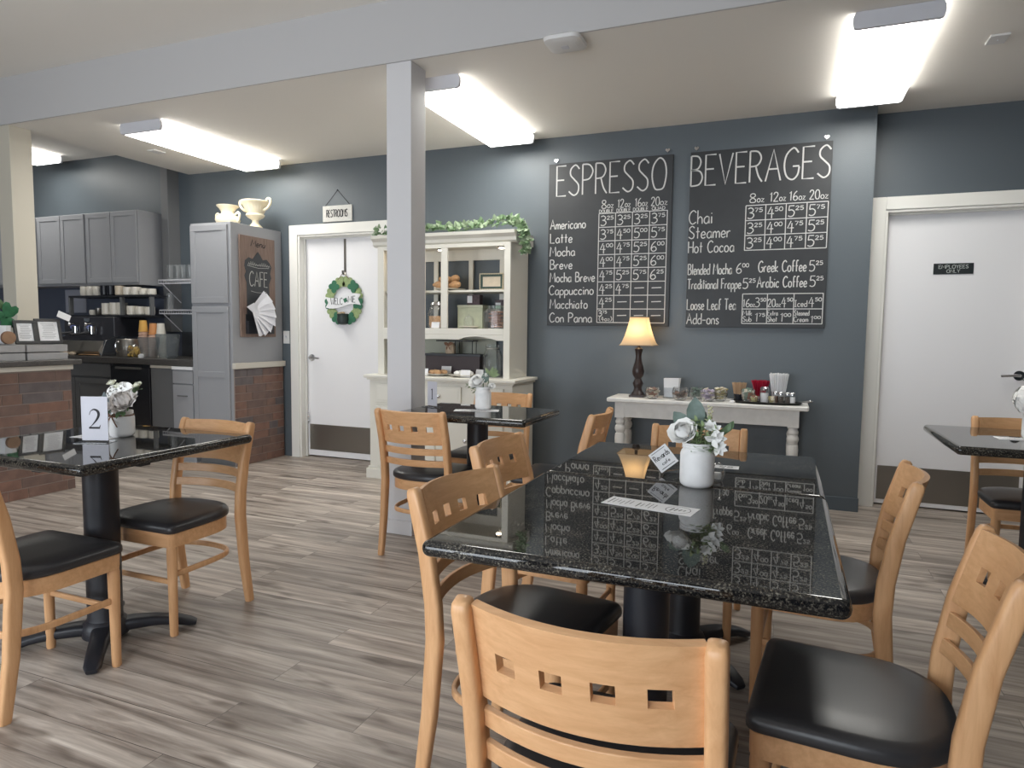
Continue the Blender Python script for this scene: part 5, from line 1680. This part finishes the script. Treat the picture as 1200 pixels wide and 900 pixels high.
# backsplash
bm = NB(); box(bm, XL, -5.95, W - .012, W + .0005, .96, 1.7); struct('trim_5', bm, mat('dark_blue_backsplash', S(88, 94, 110), .4, bump=(30, .1, .001)), smooth=0)
bm = NB(); box(bm, -5.95, -5.1, W - .010, W + .0005, .96, 1.22); struct('trim_6', bm, mat('black_backsplash', S(62, 64, 68), .4), smooth=0)
# base run
t = thing('base_cabinet', 'dark grey kitchen base cabinet with a drawer, right of the brick bar', 'cabinet', (-6.5, 5.0, 0))
bm = NB(); box(bm, -.9, .29, -.26, .34, .09, .905); box(bm, -.85, .29, -.2, .34, 0, .09); obj('body', bm, M_gcab2, t)
bm = NB(); box(bm, -.3, .28, -.28, -.26, .765, .895); obj('drawer', bm, M_gcab2, t, bevel=.003)
shaker_door(t, -.24, .28, .1, .745, -.28, M_gcab2)
shaker_door(t, -.8, -.25, .1, .745, -.28, M_gcab2)
t = thing('mini_fridge', 'black under-counter fridge between the grey base cabinets', 'fridge', (-5.93, 5.0, 0))
bm = NB(); box(bm, -.27, .27, -.27, .34, .03, .9); obj('body', bm, M_black, t, bevel=.006)
bm = NB(); box(bm, -.265, .265, -.3, -.272, .3, .875); obj('fridge_door', bm, mat('gloss_black', S(34, 34, 38), .25), t, bevel=.006)
bm = NB(); box(bm, -.265, .265, -.295, -.272, .05, .285); obj('lower_drawer', bm, mat('worn_steel_panel', S(88, 86, 84), .4), t, bevel=.004)
bm = NB(); box(bm, -.17, .17, -.325, -.3, .855, .875); obj('door_handle', bm, M_steel, t, bevel=.003)
t = thing('end_cabinet', 'plain dark grey cabinet panel between fridge and pale drawers', 'cabinet', (-5.5, 5.0, 0))
bm = NB(); box(bm, -.155, .14, -.29, .34, 0, .875); obj('body', bm, M_gcab2, t, bevel=.003)
bm = NB(); box(bm, -.155, .14, -.295, -.285, .877, .902); obj('edge_strip', bm, M_pale, t)
t = thing('drawer_cabinet', 'light grey drawer cabinet touching the tall cabinet', 'cabinet', (-5.225, 5.0, 0))
bm = NB(); box(bm, -.13, .13, -.29, .34, 0, .87); obj('body', bm, M_gcab, t)
bm = NB(); box(bm, -.125, .125, -.31, -.29, .74, .862); obj('drawer', bm, M_gcab, t, bevel=.003)
bm = NB(); box(bm, -.125, .125, -.31, -.29, .09, .73); obj('drawer', bm, M_gcab, t, bevel=.003)
bm = NB(); box(bm, -.06, .06, -.325, -.31, .62, .632); obj('drawer_pull', bm, M_gcab2, t, bevel=.003)
bm = NB(); box(bm, -.13, .13, -.315, -.28, .872, .9); obj('edge_strip', bm, M_paper, t)
bm = NB(); box(bm, -7.5, -5.095, 4.69, W - .013, .905, .965); o = obj('kitchen_worktop', bm, M_counter, bevel=.004); tag(o, 'black kitchen worktop running along the back wall', 'worktop')
WZ = .966
# espresso machine
t = thing('espresso_machine', 'black and chrome espresso machine on the back worktop', 'espresso machine', (-6.8, 5.03, WZ))
bm = NB(); box(bm, -.38, .38, -.1, .26, .12, .40); obj('body', bm, mat('gloss_black_shell', S(58, 58, 64), .25), t, bevel=.012)
bm = NB(); prism(bm, [(-.27, .05), (-.2, .15), (.2, .15), (.2, .02), (-.25, .02)], 'x', -.36, .36); obj('drip_tray', bm, M_steel, t, bevel=.003)
for s_ in (-1, 1):
    bm = NB(); prism(bm, [(-.26, 0), (-.2, .16), (-.1, .2), (.26, .2), (.26, 0)], 'x', s_ * .37 - .015, s_ * .37 + .015); obj('side_leg', bm, M_chrome, t, bevel=.003)
for x in (-.15, .1):
    bm = NB(); sweep(bm, [(x, -.13, .3), (x, -.13, .24)], circ(.04, 16)); sweep(bm, [(x, -.13, .25), (x, -.13, .22)], circ(.036, 16)); obj('group_head', bm, M_chrome, t)
    bm = NB(); sweep(bm, [(x - .02, -.15, .235), (x - .09, -.29, .215)], circ(.014, 10)); ball(bm, (x - .092, -.293, .214), .019, 10); obj('portafilter', bm, M_blackcer, t)
    bm = NB(); ball(bm, (x + .0, -.2, .32), .02, 10); sweep(bm, [(x, -.1, .33), (x, -.2, .32)], circ(.011, 8)); obj('steam_knob', bm, M_chrome, t)
    bm = NB(); sweep(bm, [(x - .08, -.1, .3), (x - .08, -.12, .3)], circ(.03, 16)); obj('gauge', bm, mat('gauge_blue', S(120, 130, 190), .3), t)
bm = NB(); box(bm, -.06, .02, -.104, -.1, .35, .385); obj('badge', bm, M_chrome, t)
# mug shelf
t = thing('mug_shelf', 'dark two-tier mug shelf above the espresso machine', 'shelf', (-6.56, 5.13, 1.3665))
bm = NB(); box(bm, -.62, .6, -.14, .1, 0, .02); obj('shelf_board', bm, M_black, t)
bm = NB(); box(bm, -.62, .6, -.14, .1, .205, .225); obj('shelf_board', bm, M_black, t)
for x in (-.61, .17, .59):
    bm = NB(); box(bm, x - .012, x + .012, -.14, -.1, .02, .205); obj('upright', bm, M_gcab2, t)
def make_mug(label, m, r, h, loc, group, rz=PI, hdl=True):
    t = thing('mug', label, 'mug', loc, rz, group)
    bm = NB(); lathe(bm, [(r * .8, 0), (r, .01), (r, h), (r - .004, h), (r - .006, .012), (.001, .01)], 18); obj('mug_body', bm, m, t)
    if hdl:
        bm = NB(); handle(bm, [(r * .95, 0, h * .8), (r * 1.5, 0, h * .72), (r * 1.55, 0, h * .35), (r * .95, 0, h * .2)], .006); obj('mug_handle', bm, m, t)
    return t
SX, SZ1, SZ2 = -6.56, 1.592, 1.387
G1, G2 = 'mugs on top of the mug shelf', 'cups on the lower tier of the mug shelf'
mugs = [(-.46, 'white mug at the left end of the mug shelf top', M_cer, .042, .1, 1), (-.36, 'white mug second from the left on the mug shelf top', M_cer, .042, .1, 1), (-.265, 'white mug touching the black mugs on the shelf top', M_cer, .042, .1, 0),
        (-.15, 'black mug left of its twin on the mug shelf top', M_blackcer, .045, .105, 1), (-.05, 'black mug right of its twin on the mug shelf top', M_blackcer, .045, .105, 0),
        (.08, 'cream mug with brown rim right of the black mugs', mat('cream_glaze', S(214, 200, 180), .3), .05, .1, 0), (.2, 'white round cup upturned on the shelf top, fourth from right', M_cer, .05, .085, 0), (.31, 'white round cup upturned on the shelf top, third from right', M_cer, .05, .085, 0), (.42, 'small white cup on the shelf top, second from right', M_cer, .045, .07, 0), (.53, 'small white cup at the right end of the shelf top', M_cer, .045, .065, 0)]
for dx_, lb, m, r, h, hd in mugs:
    make_mug(lb, m, r, h, (SX + dx_, 5.06, SZ1), G1, PI, hd)
lows = [(-.34, 'small clear-handled cup at the left of the lower tier', M_cer, .035, .055, 1), (-.25, 'grey espresso cup on the lower tier', M_steel, .035, .075, 0), (-.12, 'tall white cup left of three on the lower tier', M_cer, .055, .125, 0), (0, 'tall white cup in the middle of three on the lower tier', M_cer, .055, .13, 0), (.103, 'tall white cup right of three on the lower tier', M_cer, .052, .13, 0), (.25, 'white cup just right of the shelf upright', M_cer, .055, .095, 0), (.37, 'white cup in the middle right of the lower tier', M_cer, .055, .09, 0), (.5, 'white cup at the right end of the lower tier', M_cer, .048, .085, 0)]
for dx_, lb, m, r, h, hd in lows:
    make_mug(lb, m, r, h, (SX + dx_, 5.06, SZ2), G2, PI, hd)
# paper cup stacks
def cup_stack(x, y, n, cols, lbs, grp, step=.028, r=.044, h=.115):
    for k in range(n):
        top_ = k == n - 1
        c = cols[-1] if k >= n - 1 else cols[0]
        bm = NB()
        lathe(bm, [(r, 0), (r + .006, .004), (r, .008), (r * .74, h), (.001, h)], 18, cap0=False)
        o = obj('paper_cup', bm, c, None, loc=(x, y, WZ + .0 + step * k)); tag(o, lbs if not top_ else lbs.replace('nested', 'topmost'), 'cup', grp)
M_cupo = mat('cup_orange', S(226, 176, 92), .6); M_cupp = mat('cup_peach', S(214, 178, 158), .6); M_cupo2 = mat('cup_deep_orange', S(216, 150, 96), .6)
cup_stack(-6.03, 4.95, 10, [M_cupp, M_cupo], 'nested paper cup in the yellow-topped stack', 'yellow-topped cup stack')
cup_stack(-5.915, 4.97, 9, [M_cupp, M_cupo2], 'nested paper cup in the orange-topped stack', 'orange-topped cup stack')
cup_stack(-5.81, 4.97, 9, [M_cer, M_cer], 'nested white paper cup in the white stack', 'white cup stack')
# steel bin, bag, jugs, pastries, tongs
t = thing('steel_pitcher', 'brushed steel canister at the front of the espresso machine', 'canister', (-6.14, 4.86, WZ))
bm = NB(); lathe(bm, [(.1, 0), (.104, .01), (.104, .17), (.1, .178), (.096, .17), (.096, .02), (.001, .015)], 28); obj('body', bm, M_steel, t)
bm = NB(); handle(bm, [(-.0, -.1, .15), (0, -.132, .14), (0, -.132, .06), (0, -.1, .05)], .007); obj('handle', bm, M_chrome, t)
t = thing('snack_bag', 'clear bag of yellow snacks in front of the paper cups', 'bag', (-5.97, 4.8, WZ))
bm = NB(); rnd = random.Random(9)
for k in range(40):
    ball(bm, (rnd.uniform(-.075, .075), rnd.uniform(-.03, .03), .015 + rnd.uniform(0, .085)), .018, 6)
obj('snacks', bm, mat('yellow_snack', S(196, 162, 84), .6), t)['kind'] = 'stuff'
bm = NB(); ball(bm, (0, 0, .065), (.1, .05, .068), 16); obj('clear_bag', bm, M_glass, t)
bm = NB(); prism(bm, [(-.02, 0), (.02, 0), (.03, .03), (.0, .04), (-.03, .025)], 'y', -.01, .01); o = obj('paper_twist', bm, M_paper, None, loc=(-5.83, 4.75, WZ)); tag(o, 'crumpled white paper scrap beside the snack bag', 'paper')
def jug(label, x, y, r, h):
    t = thing('clear_jug', label, 'jug', (x, y, WZ), 0, 'clear plastic jugs on the worktop')
    bm = NB(); loops(bm, [[(u, v, z) for u, v in rr(2 * a, 2 * a, .02, 3)] for a, z in ((r * .75, 0), (r * .78, .006), (r, h), (r - .004, h), (r * .76, .01))]); obj('jug_body', bm, glass_mat('frosted_plastic', (.9, .92, .93, 1), .07), t)
    bm = NB(); handle(bm, [(r * .95, 0, h * .85), (r * 1.4, 0, h * .8), (r * 1.3, 0, h * .4), (r * .85, 0, h * .3)], .008); obj('jug_handle', bm, M_glass, t)
jug('clear plastic jug left of its twin beside the cup stacks', -5.80, 4.82, .075, .2)
jug('clear plastic jug nearest the tall cabinet', -5.57, 4.84, .085, .235)
for k, (x, y) in enumerate(((-7.0, 4.79), (-6.94, 4.77), (-6.88, 4.79), (-6.83, 4.77))):
    bm = NB(); ball(bm, (0, 0, .02), (.04, .03, .02), 10)
    for v in bm.verts:
        v.co += Vector((random.uniform(-1, 1), random.uniform(-1, 1), random.uniform(-1, 1))) * .004
    o = obj('scone', bm, mat('pale_dough', S(206, 188, 164), .7), None, loc=(x, y, WZ)); tag(o, 'pale scone lying on the worktop by the crates', 'pastry', 'scones on the worktop')
t = thing('wooden_tongs', 'pair of wooden tongs lying before the espresso machine', 'tongs', (-6.55, 4.75, WZ))
for s_ in (-1, 1):
    bm = NB(); sweep(bm, [(-.14, s_ * .012, .012), (0, s_ * .022, .016), (.12, s_ * .004, .014)], rr(.016, .006, .002), side=(0, 1, 0)); obj('tong_arm', bm, M_bread, t)
# wire shelves on the wall
def wire_shelf(label, z):
    t = thing('wire_shelf', label, 'shelf', (-5.63, 5.22, z), 0, 'white wire wall shelves')
    bm = NB()
    for k in range(12):
        y = -.12 + .022 * k
        tube(bm, [(-.34, y, 0), (.42, y, 0)], .0025, 5)
    for k in range(24):
        x = -.34 + .033 * k
        tube(bm, [(x, -.12, -.004), (x, .122, -.004)], .002, 5); tube(bm, [(x, -.123, 0), (x, -.123, -.034)], .002, 5)
    tube(bm, [(-.34, -.124, 0), (.42, -.124, 0)], .005, 6); tube(bm, [(-.34, -.124, -.036), (.42, -.124, -.036)], .005, 6)
    obj('wire_deck', bm, M_enamel, t)
    bm = NB(); tube(bm, [(-.31, -.11, -.03), (-.31, .12, -.22)], .005, 6); tube(bm, [(.3, -.11, -.03), (.3, .12, -.22)], .005, 6); obj('diagonal_brace', bm, M_enamel, t)
    return t
wire_shelf('upper white wire shelf holding tumblers beside the tall cabinet', 1.745)
wire_shelf('lower white wire shelf with one tall glass beside the tall cabinet', 1.44)
def tumbler(label, x, y, z, r, h, grp):
    t = thing('tumbler', label, 'glass', (x, y, z), 0, grp)
    bm = NB(); lathe(bm, [(r * .85, 0), (r * .9, .006), (r, h), (r - .003, h), (r * .86, .01)], 16); obj('glass_body', bm, M_glass, t)
for k, (x, y) in enumerate(((-5.86, 5.15), (-5.78, 5.17), (-5.69, 5.15), (-5.61, 5.17))):
    tumbler('clear tumbler on the upper wire shelf', x, y, 1.7485, .036, .15, 'tumblers on the upper wire shelf')
tumbler('tall clear glass standing alone on the lower wire shelf', -5.88, 5.15, 1.4435, .036, .17, 'tumblers on the wire shelves')
# things behind the column on the kitchen wall
bm = NB(); box(bm, -.17, .17, 0, .012, 0, .26); o = obj('wall_notice', bm, mat('grey_paper', S(170, 172, 184), .7), None, loc=(-7.55, W - .026, 1.42), smooth=0); tag(o, 'pale grey notice on the kitchen wall next to the beige column', 'notice')

# ---------------------------------------------------------------- brick bar
t = thing('brick_bar', 'brick-faced service bar at the left with a dark top', 'counter', (-5.4, 2.3, 0))
ox, oy = -5.4, 2.3
bm = NB(); box(bm, -.36, .268, .9 - oy, 3.56 - oy, 0, .935)
bricks(bm, .268, .9 - oy, 3.56 - oy, .004, .93, .0772, .23, seed=11)
obj('brickwork', bm, [M_mortar] + M_brick, t, smooth=0)
bm = NB(); box(bm, .2, .29, .9 - oy, 3.57 - oy, .935, .972); obj('cap_moulding', bm, M_pale, t, bevel=.004)
bm = NB(); box(bm, -.4, .32, .9 - oy, 3.62 - oy, .972, 1.012); obj('bar_top', bm, M_counter, t, bevel=.006)
BZ = 1.0125
def crate(label, y0, y1, z0):
    t = thing('drawer_box', label, 'box', (-5.3, (y0 + y1) / 2, z0), 0, 'grey stacking trays on the bar')
    hy = (y1 - y0) / 2 - .003
    bm = NB()
    box(bm, -.15, .15, -hy, hy, 0, .006)
    for a, b, c, d in ((.143, .15, -hy, hy), (-.15, -.143, -hy, hy), (-.143, .143, -hy, -hy + .007), (-.143, .143, hy - .007, hy)):
        box(bm, a, b, c, d, .006, .053)
    obj('tray', bm, mat('grey_painted_wood', S(168, 166, 166), .6, noise=(20, .92, 1.05)), t, bevel=.002)
    bm = NB(); box(bm, -.14, .14, -hy + .008, hy - .008, .0065, .05); obj('paper_stack', bm, M_black, t)
for z0, w1 in ((BZ, 'lower'), (BZ + .0605, 'upper')):
    crate('%s grey wooden tray in the right stack on the bar' % w1, 3.255, 3.56, z0)
    crate('%s grey wooden tray in the left stack on the bar' % w1, 2.9, 3.245, z0)
CZ = BZ + .1195
M_frame = mat('black_frame', S(36, 35, 38), .35)
def menu_frame(label, y, wd, h, dx=-.11):
    t = thing('framed_menu', label, 'picture frame', (-5.3 - dx * 0 + .03, y, CZ), H_ + math.radians(-6), 'framed notices on the bar')
    MR = Euler((math.radians(-12), 0, 0)).to_matrix().to_4x4()
    bm = NB()
    for (x0, x1, z0, z1) in ((-wd / 2, wd / 2, 0, .022), (-wd / 2, wd / 2, h - .022, h), (-wd / 2, -wd / 2 + .022, .022, h - .022), (wd / 2 - .022, wd / 2, .022, h - .022)):
        for v in box(bm, x0, x1, 0, .016, z0, z1):
            v.co = MR @ v.co
    obj('frame', bm, M_frame, t, bevel=.002)
    bm = NB()
    for v in box(bm, -wd / 2 + .022, wd / 2 - .022, .006, .01, .022, h - .022):
        v.co = MR @ v.co
    obj('sheet', bm, M_paper, t, smooth=0)
    bm = NB()
    r3 = MR.to_3x3()
    O_ = MR @ Vector((0, .006, 0))
    scribble(bm, O_, r3 @ Vector((1, 0, 0)), r3 @ Vector((0, 0, 1)), r3 @ Vector((0, -1, 0)), -wd * .3, wd * .3, h * .2, h * .82, 11, .003, seed=int(wd * 1000))
    obj('print', bm, mat('grey_print', S(150, 150, 154), .7), t, smooth=0)
    bm = NB()
    loops(bm, [[(-.03, .045, .12), (.03, .045, .12), (.03, .049, .12), (-.03, .049, .12)], [(-.03, .085, 0.001), (.03, .085, 0.001), (.03, .089, .001), (-.03, .089, .001)]])
    obj('easel_back', bm, M_frame, t)
menu_frame('smaller black-framed notice on the bar, next to the clover pot', 3.335, .15, .18)
menu_frame('larger black-framed menu on the bar, nearest the kitchen', 3.51, .185, .195)
bm = NB(); obox(bm, Euler((0, math.radians(22), 0)).to_matrix().to_4x4(), .105, .003, .05)
o = obj('price_tag', bm, M_paper, None, loc=(-5.27, 3.62, 1.345), rot=(0, 0, H_), smooth=0); tag(o, 'small tilted white tag stuck to the larger framed menu', 'tag')
# clover decoration
t = thing('wood_slice', 'round brown wood slice leaning on the pot at the far left of the bar', 'ornament', (-5.24, 3.185, CZ + .046))
bm = NB(); sweep(bm, [(-.012, 0, 0), (.012, 0, 0)], circ(.046, 24)); obj('slice', bm, mat('pale_cork', S(156, 122, 96), .7, noise=(20, .85, 1.1)), t)
bm = NB(); sweep(bm, [(-.013, 0, 0), (.0, 0, 0)], circ(.0475, 24)); obj('bark', bm, M_twine, t)
t = thing('shamrock_pot', 'white pleated pot with a big green shamrock on the bar', 'pot plant', (-5.36, 3.205, CZ))
bm = NB(); lathe(bm, [(.05, 0), (.055, .01, 1), (.062, .1, 1), (.066, .135, 1), (.06, .135), (.05, .1), (.02, .09)], 40, flute=.05, fl_n=10); obj('pot', bm, M_paper, t)
bm = NB(); tube(bm, smooth_path([(0, 0, .09), (.005, .01, .16), (0, .02, .21)], 4), .004, 6); obj('stem', bm, M_leaf, t)
for k in range(3):
    bm = NB(); a = k * 2.1 + .9
    MR = Matrix.Translation((.02, .02 + .055 * math.cos(a), .2 + .05 * math.sin(a))) @ Matrix.Rotation(H_, 4, 'Z') @ Matrix.Rotation(-a + H_ - .2, 4, 'Y')
    shp = [(1.2 * a, 1.2 * b) for a, b in ((0, -.055), (.035, -.02), (.05, .02), (.042, .045), (.02, .05), (0, .032), (-.02, .05), (-.042, .045), (-.05, .02), (-.035, -.02))]
    rings = [[MR @ Vector((u * f, y, v * f)) for u, v in shp] for f, y in ((.9, -.004), (1, 0), (.9, .006))]
    loops(bm, rings); obj('leaf', bm, mat('shamrock_green', S(40, 104, 66), .6, noise=(25, .8, 1.2)), t)
bm = NB(); MR = Matrix.Translation((.0, .0, .29)) @ Matrix.Rotation(H_, 4, 'Z'); rings = [[MR @ Vector((u * f * .7, y, -v * f * .7)) for u, v in shp] for f, y in ((.9, -.004), (1, 0), (.9, .006))]
loops(bm, rings); obj('pale_leaf', bm, M_leaf, t)
